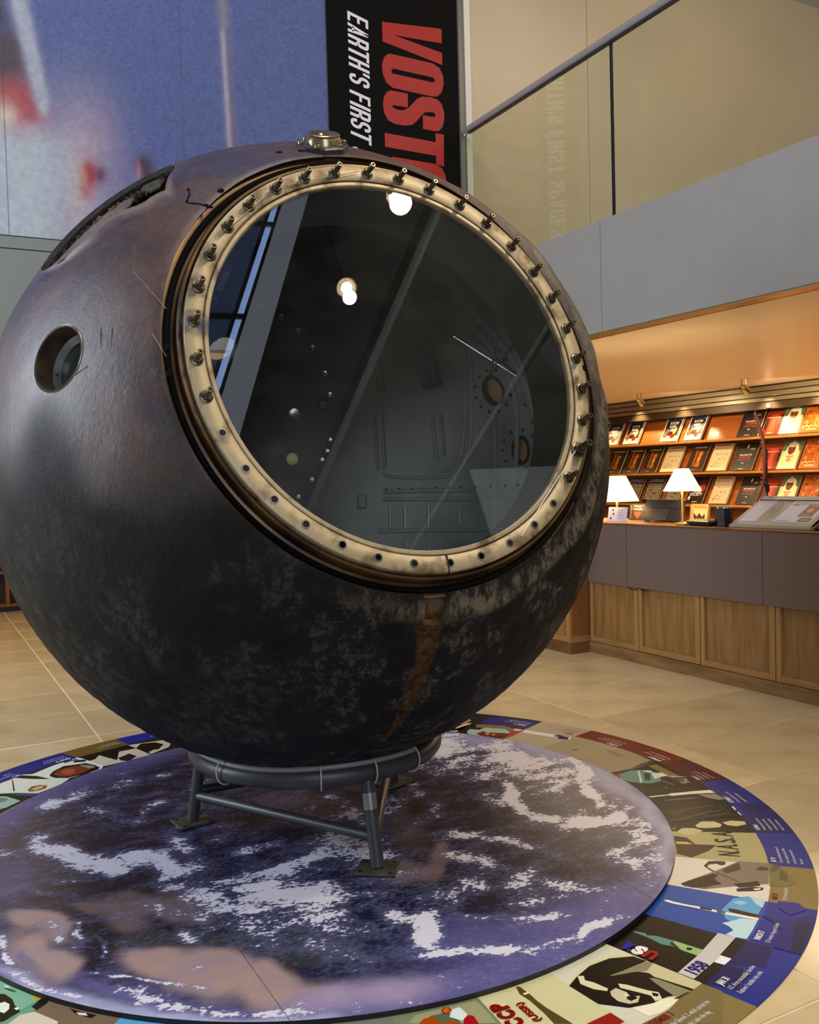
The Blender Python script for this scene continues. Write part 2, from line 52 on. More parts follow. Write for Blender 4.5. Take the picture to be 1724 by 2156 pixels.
MURAL=[('a69fb6',1008,3310,212,496,0.75),('b89aa8',1141,3638,185,313,0.45),('c9b49c',1050,3253,76,280,0.5),('a888a0',909,3052,179,154,0.6),('9c8cb0',1338,3160,256,255,0.35),('a8b2bf',643,3566,273,102,1.4),('a8b2bf',638,3445,273,102,1.4),('a8b2bf',634,3325,273,103,1.4),('a8b2bf',629,3204,273,103,1.4),('a8b2bf',624,3083,273,103,1.4),('a8b2bf',619,2962,273,103,1.4),('a8b2bf',410,3237,306,533,1.5),('a4aaba',732,3669,115,91,0.8),('a8424c',676,3825,128,144,1.3),('9c4450',807,3771,81,61,0.9),('a04a50',630,3922,113,105,0.9),('4a3c48',623,4099,136,144,1.4),('4a3c48',695,4172,103,78,1.0),('3c3850',606,4362,62,134,1.0),('9ea4b8',730,4463,43,72,1.4),('9ea4b8',745,4385,41,72,1.4),('9ea4b8',760,4308,40,72,1.4),('9ea4b8',775,4230,39,73,1.4),('9ea4b8',791,4152,37,73,1.4),('9ea4b8',806,4073,36,73,1.4),('9ea4b8',822,3995,35,73,1.4),('9ea4b8',837,3916,33,73,1.4),('9ea4b8',853,3836,32,73,1.4),('c8c0b0',627,3728,62,75,0.9),('9c2c44',1123,3424,49,81,1.3),('5c3058',1193,3427,40,57,1.0),('c0a070',1085,3382,24,94,0.5),('a04060',1098,3306,43,50,0.7),('3a2c44',1487,3529,52,58,1.3),('4a3048',1507,3451,45,52,1.2),('b07080',1444,3475,16,64,0.8),('86808c',2073,4768,38,66,0.6),('86808c',2075,4683,38,66,0.6),('86808c',2078,4598,38,67,0.6),('8a7888',2080,4512,38,67,0.35),('a8a4bc',2066,4509,14,60,0.8),('64587c',2108,4518,10,53,0.9),('8a7888',2083,4427,38,67,0.35),('a8a4bc',2069,4424,14,60,0.8),('64587c',2111,4432,10,53,0.9),('8a7888',2085,4341,38,67,0.35),('a8a4bc',2071,4338,14,60,0.8),('64587c',2113,4346,10,53,0.9),('8a7888',2088,4255,38,67,0.35),('a8a4bc',2074,4253,14,60,0.8),('64587c',2116,4260,11,54,0.9),('8a7888',2090,4169,38,67,0.35),('a8a4bc',2076,4167,14,60,0.8),('64587c',2118,4174,11,54,0.9),('8a7888',2093,4083,39,67,0.35),('a8a4bc',2079,4081,14,60,0.8),('64587c',2121,4088,11,54,0.9),('8a7888',2095,3997,39,67,0.35),('a8a4bc',2081,3995,14,60,0.8),('64587c',2123,4002,11,54,0.9),('8a7888',2098,3911,39,67,0.35),('a8a4bc',2084,3909,14,60,0.8),('64587c',2126,3915,11,54,0.9),('8a7888',2100,3825,39,67,0.35),('a8a4bc',2086,3823,14,60,0.8),('64587c',2128,3829,11,54,0.9),('8a7888',2103,3738,39,67,0.35),('a8a4bc',2089,3736,14,60,0.8),('64587c',2131,3742,11,54,0.9)]
BOOKS=[('room',1,10.173,9.865),('room',1,9.749,9.463),('room',1,9.035,8.746),('room',1,8.615,8.339),('tokyo',1,7.77,7.461),('red',1,7.404,7.186),('portrait',1,7.176,6.917),('ornate',1,6.897,6.638),('antique',2,10.145,9.828),('antique',2,9.775,9.474),('antique_dark',2,9.397,9.13),('cream',2,9.044,8.744),('antique',2,8.597,8.33),('cream',2,8.243,7.951),('tokyo',2,7.868,7.559),('red',2,7.429,7.218),('portrait',2,7.205,6.957),('ornate',2,6.917,6.666),('living',3,9.811,9.485),('living',3,9.395,9.103),('living',3,8.99,8.72),('society',3,8.606,8.333),('cream',3,8.224,7.948),('tokyo',3,7.809,7.524),('red',3,7.455,7.242),('portrait',3,7.236,6.999),('ornate',3,6.949,6.717)]
CABIN={'ports': [((0.9437,0.1483,0.2957),0.055),((0.999,0.0312,0.0313),0.05),((-0.0355,0.8561,0.5156),0.075)],'studs': [(-0.1271,0.6843,0.7181),(0.0856,0.6998,0.7092),(0.188,0.7178,0.6704),(0.2792,0.7373,0.6152),(0.3568,0.7608,0.5421),(0.4304,0.7939,0.4295),(0.4633,0.8221,0.3308),(0.4763,0.8714,0.1175),(0.4642,0.8835,0.0635),(0.4415,0.897,0.0226),(0.3939,0.9165,-0.0702),(0.3299,0.9321,-0.1491)],'lid': [(0.3148,0.9173,0.244),(0.3113,0.9498,0.032),(0.4292,0.5063,0.748)],'arch': [[(0.6027,0.51,0.6137),(0.5943,0.3914,0.7025),(0.6347,0.2382,0.7352),(0.7007,0.124,0.7026),(0.7878,0.0532,0.6136),(0.8744,-0.0149,0.485),(0.9384,-0.0775,0.3368),(0.9777,-0.1038,0.1824)],[(0.6388,0.5354,0.5525),(0.655,0.3692,0.6593),(0.6983,0.225,0.6795),(0.763,0.1505,0.6287),(0.8362,0.0939,0.5403),(0.9104,0.0417,0.4115),(0.9643,0.0158,0.2643),(0.997,0.0524,0.0565),(0.9922,0.0703,-0.1026)]],'frame': [[(0.7391,0.4398,0.5102),(0.7683,0.3548,0.5327),(0.8148,0.241,0.5272),(0.8523,0.2014,0.4827),(0.8957,0.2452,0.371),(0.9285,0.3045,0.2124),(0.9369,0.3464,0.0474),(0.9178,0.3948,-0.0412),(0.8745,0.4794,-0.073),(0.7234,0.6872,-0.0667),(0.6895,0.7231,-0.0418)],[(0.7627,0.3905,0.5155),(0.8239,0.257,0.5052),(0.8534,0.2344,0.4656),(0.908,0.3214,0.2689),(0.9235,0.377,0.0713),(0.9073,0.4201,-0.0177),(0.8692,0.4919,-0.0497)]],'ribs': [[(0.6835,0.7171,-0.1362),(0.8697,0.4744,-0.1361),(0.9897,0.0495,-0.1346),(0.9827,-0.1369,-0.1244)],[(0.6802,0.7127,-0.1716),(0.8654,0.4691,-0.1761),(0.9833,0.0421,-0.1768),(0.9797,-0.1052,-0.1704)],[(0.6409,0.6965,-0.3227),(0.842,0.4364,-0.3173),(0.9551,0.0065,-0.2964)],[(0.9647,0.1797,0.1926),(0.9793,0.1983,0.0412),(0.9765,0.1903,-0.1011)],[(0.974,0.1968,-0.112),(0.9573,0.173,-0.2314),(0.9279,0.1337,-0.348)],[(0.8975,0.3811,-0.2218),(0.883,0.3612,-0.2997)],[(0.8207,0.5315,-0.2098),(0.8035,0.5068,-0.3122)],[(0.7485,0.6296,-0.2084),(0.7323,0.6052,-0.3122)],[(0.6982,0.6853,-0.2073),(0.6825,0.6611,-0.3117)],[(0.7913,0.4881,-0.3682),(0.7721,0.4537,-0.445)],[(0.7247,0.582,-0.369),(0.7069,0.5483,-0.4469)]],'rivets': [(0.6934,0.7097,-0.1247),(0.7364,0.6647,-0.1261),(0.7771,0.6164,-0.1274),(0.8154,0.5649,-0.1263),(0.8508,0.51,-0.1263),(0.8832,0.4517,-0.1262),(0.9124,0.3899,-0.125),(0.9424,0.3107,-0.1238),(0.9665,0.2256,-0.1226),(0.9837,0.1339,-0.1202),(0.9916,0.0516,-0.1187),(0.7748,0.1101,0.6225),(0.8045,0.0808,0.5884),(0.8301,0.0743,0.5526),(0.8506,0.0557,0.5229),(0.8725,0.0377,0.4872),(0.8932,0.0182,0.4493),(0.9125,0.0042,0.409),(0.8819,-0.1528,0.4459),(0.8839,-0.2081,0.4188),(0.8831,-0.2734,0.3812),(0.987,-0.0723,0.1437),(0.9725,-0.1613,0.1681),(0.9459,-0.2631,0.1898),(0.8973,-0.3897,0.2075),(0.9678,-0.1188,0.2218),(0.9751,-0.039,0.2182),(0.9678,-0.2514,-0.0158),(0.9916,-0.1294,-0.0023),(0.9625,0.0479,0.2672),(0.9692,0.0904,0.2289),(0.9671,0.1477,0.2071),(0.9564,0.2047,0.2084),(0.9407,0.2466,0.2331),(0.925,0.2624,0.2747),(0.9139,0.2476,0.3216),(0.9098,0.2057,0.3604),(0.9129,0.1479,0.3804),(0.9219,0.0896,0.3769),(0.9349,0.0469,0.3517),(0.9496,0.0317,0.3118),(0.999,-0.0015,-0.0451),(0.9957,0.0816,-0.0445),(0.9906,0.1361,-0.0131),(0.9872,0.1556,0.0358),(0.9871,0.1401,0.0771),(0.9898,0.0887,0.1113),(0.9932,0.0064,0.116),(0.9944,-0.0559,0.0895)],'vent': [(0.6865,0.7005,-0.1953),(0.6993,0.6539,-0.2889)],'box': [(0.7966,0.4325,0.4222)],'rails': [(0.6813,0.7234,0.1118),(0.8681,0.4812,0.122),(0.6454,0.6459,0.4078)],'bracket': [(0.7096,0.3125,0.6315),(0.6111,0.6095,0.5051),(-0.1188,0.5945,0.7953),(0.6004,0.7789,-0.1812),(0.4406,0.8497,0.2895)],'dishes': [(0.681,-0.1387,0.719),(0.7645,-0.2994,0.5709),(0.911,-0.2658,0.3154)],'rods': [[(0.614,-0.5813,0.5339),(0.9227,0.1382,0.36)],[(0.8082,0.1264,0.5752),(0.9392,-0.0411,0.3408)]]}
SHIELD={'stain': [(-0.0336,-0.9456,-0.3235),(-0.0299,-0.9249,-0.379),(-0.0429,-0.8966,-0.4409),(-0.0346,-0.853,-0.5208),(-0.0317,-0.8061,-0.591),(-0.0294,-0.7451,-0.6663),(-0.0341,-0.6815,-0.731),(-0.0353,-0.5926,-0.8047)],'notch': [(-0.0805,-0.9518,-0.2961),(-0.0663,-0.9384,-0.3392),(-0.065,-0.9083,-0.4133),(-0.0338,-0.9057,-0.4226),(-0.0162,-0.9247,-0.3803),(0.0084,-0.9385,-0.3452),(0.0105,-0.953,-0.3026)],'crack': [(-0.5074,-0.4999,0.7019),(-0.5116,-0.5307,0.6757),(-0.5241,-0.5425,0.6565),(-0.5204,-0.5594,0.6452),(-0.4971,-0.5848,0.641),(-0.4778,-0.614,0.6283)],'holes': [(-0.6369,-0.7281,0.2534),(-0.6351,-0.748,0.1926),(-0.4455,-0.5781,0.6836),(-0.2484,-0.4905,0.8353),(-0.1901,-0.5021,0.8437),(0.4287,-0.8929,-0.1377),(0.5282,-0.8163,0.2338)],'fit': (-0.117,-0.482,0.8683),'scr': [[(-0.6731,-0.5781,0.4612),(-0.6248,-0.6975,0.351)],[(-0.7561,-0.5716,0.3188),(-0.7593,-0.5921,0.2701)],[(-0.7339,-0.6017,0.3153),(-0.7412,-0.6182,0.2616)],[(-0.6591,-0.6922,0.2941),(-0.6379,-0.7338,0.2339)],[(-0.821,-0.5346,0.2006),(-0.7875,-0.5734,0.2259)]]}
TEAR={'low': [(-0.8299,-0.1489,0.5377),(-0.817,-0.2142,0.5354),(-0.7938,-0.2716,0.5441),(-0.7613,-0.3047,0.5724),(-0.7265,-0.3094,0.6136),(-0.6903,-0.3207,0.6485),(-0.6449,-0.3714,0.6679),(-0.6068,-0.4149,0.678),(-0.573,-0.4228,0.7021),(-0.5529,-0.4341,0.7113),(-0.5386,-0.4002,0.7415),(-0.5263,-0.369,0.7661),(-0.5023,-0.3342,0.7975),(-0.4771,-0.2814,0.8326)],'near': [(-0.9347,-0.198,0.6218),(-0.9101,-0.272,0.6304),(-0.884,-0.3115,0.6489),(-0.8503,-0.329,0.6844),(-0.812,-0.3227,0.7321),(-0.7843,-0.3477,0.7508),(-0.7633,-0.3752,0.7591),(-0.7456,-0.4027,0.7626)],'far': [(-0.8964,-0.0322,0.6773),(-0.8629,-0.0463,0.7187),(-0.8297,-0.0601,0.7559),(-0.7975,-0.0752,0.7885),(-0.7559,-0.0938,0.8265),(-0.7221,-0.1081,0.8545),(-0.6745,-0.1267,0.8902),(-0.6306,-0.1438,0.9192)],'fnear': [(-0.6359,-0.1917,0.908),(-0.6446,-0.3025,0.871),(-0.6361,-0.3438,0.8619),(-0.6168,-0.353,0.8721),(-0.5663,-0.2351,0.9432)],'ffar': [(-0.6332,-0.2024,0.9162),(-0.6027,-0.1616,0.9445),(-0.5829,-0.1704,0.9553),(-0.5577,-0.1797,0.9685),(-0.5419,-0.1859,0.9763)]}
BANNER_LETTERS={'V': [[(3323,4854),(3853,4907),(3852,4794),(3421,4773),(3852,4720),(3852,4625),(3324,4707)]],'O': [[(3390,4626),(3763,4622),(3827,4596),(3858,4539),(3860,4470),(3838,4407),(3800,4370),(3747,4361),(3401,4369),(3348,4398),(3316,4463),(3313,4529),(3331,4586),(3363,4616)],[(3409,4517),(3764,4512),(3783,4495),(3771,4475),(3746,4473),(3404,4478),(3391,4493)]],'S': [[(3532,4347),(3381,4347),(3346,4327),(3318,4276),(3312,4228),(3322,4162),(3354,4114),(3415,4095),(3501,4097),(3564,4112),(3605,4146),(3646,4193),(3679,4226),(3735,4238),(3767,4237),(3779,4218),(3771,4206),(3746,4202),(3662,4203),(3661,4096),(3767,4093),(3808,4102),(3842,4141),(3858,4199),(3858,4261),(3835,4320),(3799,4346),(3739,4353),(3658,4345),(3610,4318),(3573,4277),(3529,4233),(3481,4209),(3427,4209),(3396,4221),(3393,4231),(3408,4238),(3530,4240)]],'T': [[(3319,4014),(3773,4009),(3775,4079),(3850,4079),(3845,3828),(3771,3832),(3774,3902),(3321,3908)]]}
# ------------------------------------------------------------------ helpers
ROOTS = {}
def link(o, parent=None):
    COL.objects.link(o)
    if parent: o.parent = parent
    return o
def tag(o, label=None, cat=None, group=None, kind=None):
    if label: o['label'] = label
    if cat: o['category'] = cat
    if group: o['group'] = group
    if kind: o['kind'] = kind
    return o
def thing(name, label, cat, loc=(0, 0, 0), group=None):
    o = bpy.data.objects.new(name, None); link(o); o.location = loc; o.empty_display_size = .05
    return tag(o, label, cat, group)
class MB:
    def __init__(s): s.v = []; s.f = []; s.c = []; s.cur = (1, 1, 1)
    def add(s, vs, fs, col=None):
        n = len(s.v); s.v += [tuple(p) for p in vs]; s.f += [tuple(i+n for i in f) for f in fs]
        s.c += [col or s.cur]*len(fs)
        return s
    def box(s, a, b, M=None, col=None):
        x0, y0, z0 = a; x1, y1, z1 = b
        vs = [Vector(p) for p in ((x0, y0, z0), (x1, y0, z0), (x1, y1, z0), (x0, y1, z0), (x0, y0, z1), (x1, y0, z1), (x1, y1, z1), (x0, y1, z1))]
        if M: vs = [M@p for p in vs]
        return s.add(vs, [(3, 2, 1, 0), (4, 5, 6, 7), (0, 1, 5, 4), (1, 2, 6, 5), (2, 3, 7, 6), (3, 0, 4, 7)], col)
    def bbox(s, a, b, r=.004, M=None, col=None):       # box with chamfered vertical and top edges
        x0, y0, z0 = a; x1, y1, z1 = b
        def ring(i, z): return [Vector(p) for p in ((x0+i, y0+r, z), (x0+r, y0+i, z), (x1-r, y0+i, z), (x1-i, y0+r, z), (x1-i, y1-r, z), (x1-r, y1-i, z), (x0+r, y1-i, z), (x0+i, y1-r, z))]
        vs = ring(r, z0)+ring(0, z0+r)+ring(0, z1-r)+ring(r, z1)
        if M: vs = [M@p for p in vs]
        fs = [tuple(range(7, -1, -1)), tuple(range(24, 32))]
        for k in range(3):
            for i in range(8): fs.append((k*8+i, k*8+(i+1) % 8, k*8+8+(i+1) % 8, k*8+8+i))
        return s.add(vs, fs, col)
    def tube(s, pts, r, n=12, cap=True, closed=False, col=None):
        pts = [Vector(p) for p in pts]; m = len(pts); rs = r if isinstance(r, (list, tuple)) else [r]*m
        vs = []; prev = None
        for i, p in enumerate(pts):
            a = pts[(i-1) % m] if (i > 0 or closed) else p; b = pts[(i+1) % m] if (i < m-1 or closed) else p
            t = (b-a).normalized()
            if prev is None: x = t.orthogonal().normalized()
            else: x = (prev-t*prev.dot(t)); x = x.normalized() if x.length > 1e-6 else t.orthogonal().normalized()
            prev = x; y = t.cross(x)
            for k in range(n):
                an = 2*PI*k/n; vs.append(p+(x*math.cos(an)+y*math.sin(an))*rs[i])
        fs = []
        for i in range(m if closed else m-1):
            j = (i+1) % m
            for k in range(n): fs.append((i*n+k, i*n+(k+1) % n, j*n+(k+1) % n, j*n+k))
        if cap and not closed: fs += [tuple(range(n-1, -1, -1)), tuple((m-1)*n+k for k in range(n))]
        return s.add(vs, fs, col)
    def lathe(s, prof, M=None, n=32, col=None, closed=False):   # prof: (r, h); axis = local z
        vs = []; m = len(prof)
        for r, h in prof:
            for k in range(n):
                a = 2*PI*k/n; p = Vector((r*math.cos(a), r*math.sin(a), h)); vs.append(M@p if M else p)
        fs = []
        for i in range(m if closed else m-1):
            j = (i+1) % m
            for k in range(n): fs.append((i*n+k, i*n+(k+1) % n, j*n+(k+1) % n, j*n+k))
        if not closed:
            if prof[0][0] > 1e-6: fs.append(tuple(range(n-1, -1, -1)))
            if prof[-1][0] > 1e-6: fs.append(tuple((m-1)*n+k for k in range(n)))
        return s.add(vs, fs, col)
    def build(s, name, mat, parent=None, smooth=False, off=None, label=None, kind=None):
        me = bpy.data.meshes.new(name); o3 = Vector(off) if off else (Vector(parent.matrix_basis.translation) if parent and off is None else Vector())
        me.from_pydata([(p[0]-o3.x, p[1]-o3.y, p[2]-o3.z) for p in s.v], [], s.f)
        if any(c != (1, 1, 1) for c in s.c):
            at = me.color_attributes.new('paint', 'FLOAT_COLOR', 'CORNER'); arr = []
            for f, c in zip(s.f, s.c): arr += [c[0], c[1], c[2], 1]*len(f)
            at.data.foreach_set('color', arr)
        me.materials.append(mat)
        me.polygons.foreach_set('use_smooth', [smooth]*len(s.f)); me.update()
        if smooth:
            try: me.set_sharp_from_angle(angle=math.radians(38))
            except Exception: pass
        o = bpy.data.objects.new(name, me); link(o, parent)
        if off is not None and parent is None: o.location = off
        if label: o['label'] = label
        if kind: o['kind'] = kind
        return o
def frame(o, z, x=None):
    z = Vector(z).normalized(); x = Vector(x) if x is not None else z.orthogonal()
    x = (x-z*x.dot(z)).normalized(); y = z.cross(x)
    return Matrix(((x.x, y.x, z.x, o[0]), (x.y, y.y, z.y, o[1]), (x.z, y.z, z.z, o[2]), (0, 0, 0, 1)))
# ---- materials
def mat(name, col, rough=.5, metal=0, col2=None, nscale=6, stretch=(1, 1, 1), detail=5, lo=.35, hi=.65, bump=0, bscale=None, spec=None, rough2=None, paint=False, emit=None, estr=0, tile_var=0, coat=0, objcoord=True):
    m = bpy.data.materials.new(name); m.use_nodes = True; nt = m.node_tree; N = nt.nodes; L = nt.links
    b = N['Principled BSDF']; b.inputs['Roughness'].default_value = rough; b.inputs['Metallic'].default_value = metal
    if spec is not None: b.inputs['Specular IOR Level'].default_value = spec
    if coat: b.inputs['Coat Weight'].default_value = coat; b.inputs['Coat Roughness'].default_value = .12
    cout = None
    if paint:
        a = N.new('ShaderNodeAttribute'); a.attribute_name = 'paint'; cout = a.outputs['Color']
    else:
        r = N.new('ShaderNodeRGB'); r.outputs[0].default_value = (*col, 1); cout = r.outputs[0]
    tc = N.new('ShaderNodeTexCoord'); mp = N.new('ShaderNodeMapping'); mp.inputs['Scale'].default_value = stretch
    L.new(tc.outputs['Object'], mp.inputs[0])
    if col2 is not None or rough2 is not None:
        n = N.new('ShaderNodeTexNoise'); n.inputs['Scale'].default_value = nscale; n.inputs['Detail'].default_value = detail
        L.new(mp.outputs[0], n.inputs[0])
        rg = N.new('ShaderNodeMapRange'); rg.inputs[1].default_value = lo; rg.inputs[2].default_value = hi; L.new(n.outputs[0], rg.inputs[0])
        if col2 is not None:
            mx = N.new('ShaderNodeMix'); mx.data_type = 'RGBA'; L.new(rg.outputs[0], mx.inputs[0]); L.new(cout, mx.inputs[6])
            mx.inputs[7].default_value = (*col2, 1); cout = mx.outputs[2]
        if rough2 is not None:
            mr = N.new('ShaderNodeMapRange'); mr.inputs[3].default_value = rough; mr.inputs[4].default_value = rough2
            L.new(rg.outputs[0], mr.inputs[0]); L.new(mr.outputs[0], b.inputs['Roughness'])
    if tile_var:
        oi = N.new('ShaderNodeObjectInfo'); hs = N.new('ShaderNodeHueSaturation'); rr = N.new('ShaderNodeMapRange')
        rr.inputs[3].default_value = 1-tile_var; rr.inputs[4].default_value = 1+tile_var
        L.new(oi.outputs['Random'], rr.inputs[0]); L.new(rr.outputs[0], hs.inputs['Value']); L.new(cout, hs.inputs['Color']); cout = hs.outputs[0]
    L.new(cout, b.inputs['Base Color'])
    if bump:
        n2 = N.new('ShaderNodeTexNoise'); n2.inputs['Scale'].default_value = bscale or nscale*3; n2.inputs['Detail'].default_value = 6; L.new(mp.outputs[0], n2.inputs[0])
        bp = N.new('ShaderNodeBump'); bp.inputs['Strength'].default_value = bump; bp.inputs['Distance'].default_value = .01
        L.new(n2.outputs[0], bp.inputs['Height']); L.new(bp.outputs[0], b.inputs['Normal'])
    if emit: b.inputs['Emission Color'].default_value = (*emit, 1); b.inputs['Emission Strength'].default_value = estr
    return m
def glassmat(name, tint, ior=1.5, gain=1.6, rough=0.0, haze=0):
    m = bpy.data.materials.new(name); m.use_nodes = True; nt = m.node_tree; N = nt.nodes; L = nt.links
    for n in list(N): N.remove(n)
    out = N.new('ShaderNodeOutputMaterial'); tr = N.new('ShaderNodeBsdfTransparent'); tr.inputs[0].default_value = (*tint, 1)
    gl = N.new('ShaderNodeBsdfGlossy'); gl.inputs['Roughness'].default_value = rough; gl.inputs['Color'].default_value = (1, 1, 1, 1)
    fr = N.new('ShaderNodeFresnel'); fr.inputs[0].default_value = ior
    # back faces: same reflectance as front
    geo = N.new('ShaderNodeNewGeometry'); lw = N.new('ShaderNodeLayerWeight'); lw.inputs[0].default_value = .5
    mu = N.new('ShaderNodeMath'); mu.operation = 'POWER'; mu.inputs[1].default_value = 4.5; L.new(lw.outputs['Facing'], mu.inputs[0])
    ma = N.new('ShaderNodeMath'); ma.operation = 'MULTIPLY_ADD'; ma.inputs[1].default_value = .9; ma.inputs[2].default_value = .04*gain; ma.use_clamp = True
    L.new(mu.outputs[0], ma.inputs[0])
    mx = N.new('ShaderNodeMixShader'); L.new(ma.outputs[0], mx.inputs[0]); L.new(tr.outputs[0], mx.inputs[1]); L.new(gl.outputs[0], mx.inputs[2])
    last = mx.outputs[0]
    if haze:
        df = N.new('ShaderNodeBsdfDiffuse'); df.inputs[0].default_value = (.75, .75, .72, 1)
        nz = N.new('ShaderNodeTexNoise'); nz.inputs['Scale'].default_value = 9; nz.inputs['Detail'].default_value = 8
        mr = N.new('ShaderNodeMapRange'); mr.inputs[1].default_value = .4; mr.inputs[2].default_value = .8; mr.inputs[4].default_value = haze; L.new(nz.outputs[0], mr.inputs[0])
        m2 = N.new('ShaderNodeMixShader'); L.new(mr.outputs[0], m2.inputs[0]); L.new(last, m2.inputs[1]); L.new(df.outputs[0], m2.inputs[2]); last = m2.outputs[0]
    L.new(last, out.inputs[0]); return m
PAINT = mat('printed_vinyl', (1, 1, 1), .3, paint=True, spec=.05)
def contrast(m, g):
    nt = m.node_tree; b = nt.nodes['Principled BSDF']; src = b.inputs['Base Color'].links[0].from_socket; gm = nt.nodes.new('ShaderNodeGamma'); gm.inputs[1].default_value = g
    nt.links.new(src, gm.inputs[0]); nt.links.new(gm.outputs[0], b.inputs['Base Color'])
contrast(PAINT, 1.28)
PAINT_MATT = mat('printed_paper', (1, 1, 1), .45, paint=True)
# ---- text, as mesh polygons added to an MB
_tc = {}
def text_poly(body, bold=.0, shear=0.0):
    k = (body, bold, shear)
    if k in _tc: return _tc[k]
    cu = bpy.data.curves.new('t', 'FONT'); cu.body = body; cu.size = 1; cu.offset = bold; cu.shear = shear; cu.resolution_u = 3
    o = bpy.data.objects.new('t', cu); COL.objects.link(o)
    bpy.context.view_layer.update()
    me = o.evaluated_get(bpy.context.evaluated_depsgraph_get()).to_mesh()
    vs = [tuple(v.co) for v in me.vertices]; fs = [tuple(p.vertices) for p in me.polygons]
    bpy.data.objects.remove(o); bpy.data.curves.remove(cu)
    _tc[k] = (vs, fs); return _tc[k]
def text(mb, body, M, w=None, h=None, col=(1, 1, 1), bold=0, shear=0, xs=.6):
    """origin at bottom left of the word box; h = cap height, w = width (else xs times natural)"""
    vs, fs = text_poly(body, bold, shear)
    x0 = min(v[0] for v in vs); x1 = max(v[0] for v in vs); y0 = 0 if w is None else min(v[1] for v in vs); y1 = max(v[1] for v in vs)
    sy = h/(y1-y0) if w is not None else h/.7; sx = w/(x1-x0) if w is not None else sy*xs
    mb.add([M@Vector(((v[0]-x0)*sx, (v[1]-y0)*sy, 0)) for v in vs], fs, col)
def poly(mb, pts, M, z=0, col=(1, 1, 1)):
    a = sum(p[0]*q[1]-q[0]*p[1] for p, q in zip(pts, pts[1:]+pts[:1]))
    if a < 0: pts = pts[::-1]
    mb.add([M@Vector((p[0], p[1], z)) for p in pts], [tuple(range(len(pts)))], col)
def ell(cx, cy, rx, ry, n=14, rot=0):
    return [(cx+rx*math.cos(a)*math.cos(rot)-ry*math.sin(a)*math.sin(rot), cy+rx*math.cos(a)*math.sin(rot)+ry*math.sin(a)*math.cos(rot)) for a in [2*PI*i/n for i in range(n)]]
I4 = Matrix.Identity(4)
def vnoise(P, s, seed=0):
    P = P*s+seed*17.3; I = np.floor(P).astype(np.int64); F = P-I; F = F*F*(3-2*F); out = np.zeros(len(P))
    def h(i, j, k):
        x = (i*73856093) ^ (j*19349663) ^ (k*83492791) ^ (seed*2654435761 % 2**31); x = (x ^ (x >> 13))*1274126177 & 0xffffffff; return ((x ^ (x >> 16)) & 0xffff)/65535.
    for a in (0, 1):
        for b in (0, 1):
            for c in (0, 1):
                w = (F[:, 0] if a else 1-F[:, 0])*(F[:, 1] if b else 1-F[:, 1])*(F[:, 2] if c else 1-F[:, 2])
                out += w*h(I[:, 0]+a, I[:, 1]+b, I[:, 2]+c)
    return out*2-1
# ------------------------------------------------------------------ room shell
M_GREYWALL = mat('grey_painted_wall', srgb('7c827f'), .55)
M_FASCIA = mat('blue_grey_laminate', srgb('989590'), .42, col2=srgb('94918d'), nscale=3)
M_CREAM = mat('cream_wall_panel', srgb('cbbba4'), .42, col2=srgb('c4b49c'), nscale=1.3)
M_SOFFIT = mat('warm_white_soffit', srgb('efe3cc'), .38)
M_DARK = mat('dark_back_hall', srgb('2a2522'), .6)
M_WHITE = mat('white_plaster', srgb('c9c6bf'), .7)
M_STONE = mat('polished_limestone', srgb('cab792'), .12, col2=srgb('b09a74'), nscale=3.0, stretch=(1, 1.25, 1), detail=10, lo=.42, hi=.8, rough2=.18, tile_var=.10, spec=.45)
M_GROUT = mat('pale_grout', srgb('ece6d6'), .6)
M_BLACK = mat('black_plastic', srgb('14151a'), .35)
M_MATT = mat('matt_black', srgb('0a0909'), .9, spec=.1)
M_ALU = mat('brushed_aluminium', srgb('9a9a9e'), .3, 1)
M_RAIL = mat('brushed_steel_rail', srgb('98918f'), .32, .1)
M_WOODF = mat('oak_stile', srgb('a2784a'), .38, col2=srgb('96713e'), nscale=7, stretch=(8, 8, .7), detail=7, coat=.15)
M_WOODH = mat('oak_rail', srgb('a2784a'), .38, col2=srgb('8a663a'), nscale=7, stretch=(1, .7, 8), detail=7, coat=.15)
M_BROWN = mat('taupe_laminate', srgb('6e5d57'), .42, col2=srgb('685751'), nscale=90)
M_CHERRY = mat('cherry_veneer', srgb('b0622a'), .35, col2=srgb('97501f'), nscale=5, stretch=(6, .5, 8), detail=6, coat=.2)
M_CHERRY2 = mat('honey_veneer', srgb('c08038'), .35, col2=srgb('a86a2c'), nscale=5, stretch=(6, 9, .6), detail=6, coat=.2)
def figured():
    m = mat('figured_oak_veneer', srgb('98703f'), .4, col2=srgb('7f5a30'), nscale=4, stretch=(6, 6, .8), coat=.15)
    nt = m.node_tree; N = nt.nodes; L = nt.links; tc = N.new('ShaderNodeTexCoord'); wv = N.new('ShaderNodeTexWave')
    wv.bands_direction = 'Z'; wv.inputs['Scale'].default_value = 17; wv.inputs['Distortion'].default_value = 7; wv.inputs['Detail'].default_value = 3; wv.inputs['Detail Scale'].default_value = .9
    L.new(tc.outputs['Object'], wv.inputs[0]); b = N['Principled BSDF']; src = b.inputs['Base Color'].links[0].from_socket
    cr = N.new('ShaderNodeMapRange'); cr.inputs[1].default_value = .0; cr.inputs[2].default_value = .35; cr.inputs[3].default_value = .86; cr.inputs[4].default_value = 1
    L.new(wv.outputs[1], cr.inputs[0]); hs = N.new('ShaderNodeHueSaturation'); L.new(cr.outputs[0], hs.inputs['Value']); L.new(src, hs.inputs['Color']); L.new(hs.outputs[0], b.inputs['Base Color'])
    return m
M_FIG = figured()
XF, XC, YM = 4.016, 4.462, 6.455
def struct(name, mb, m, **k):
    o = mb.build(name, m, **k); o['kind'] = 'structure'; return o
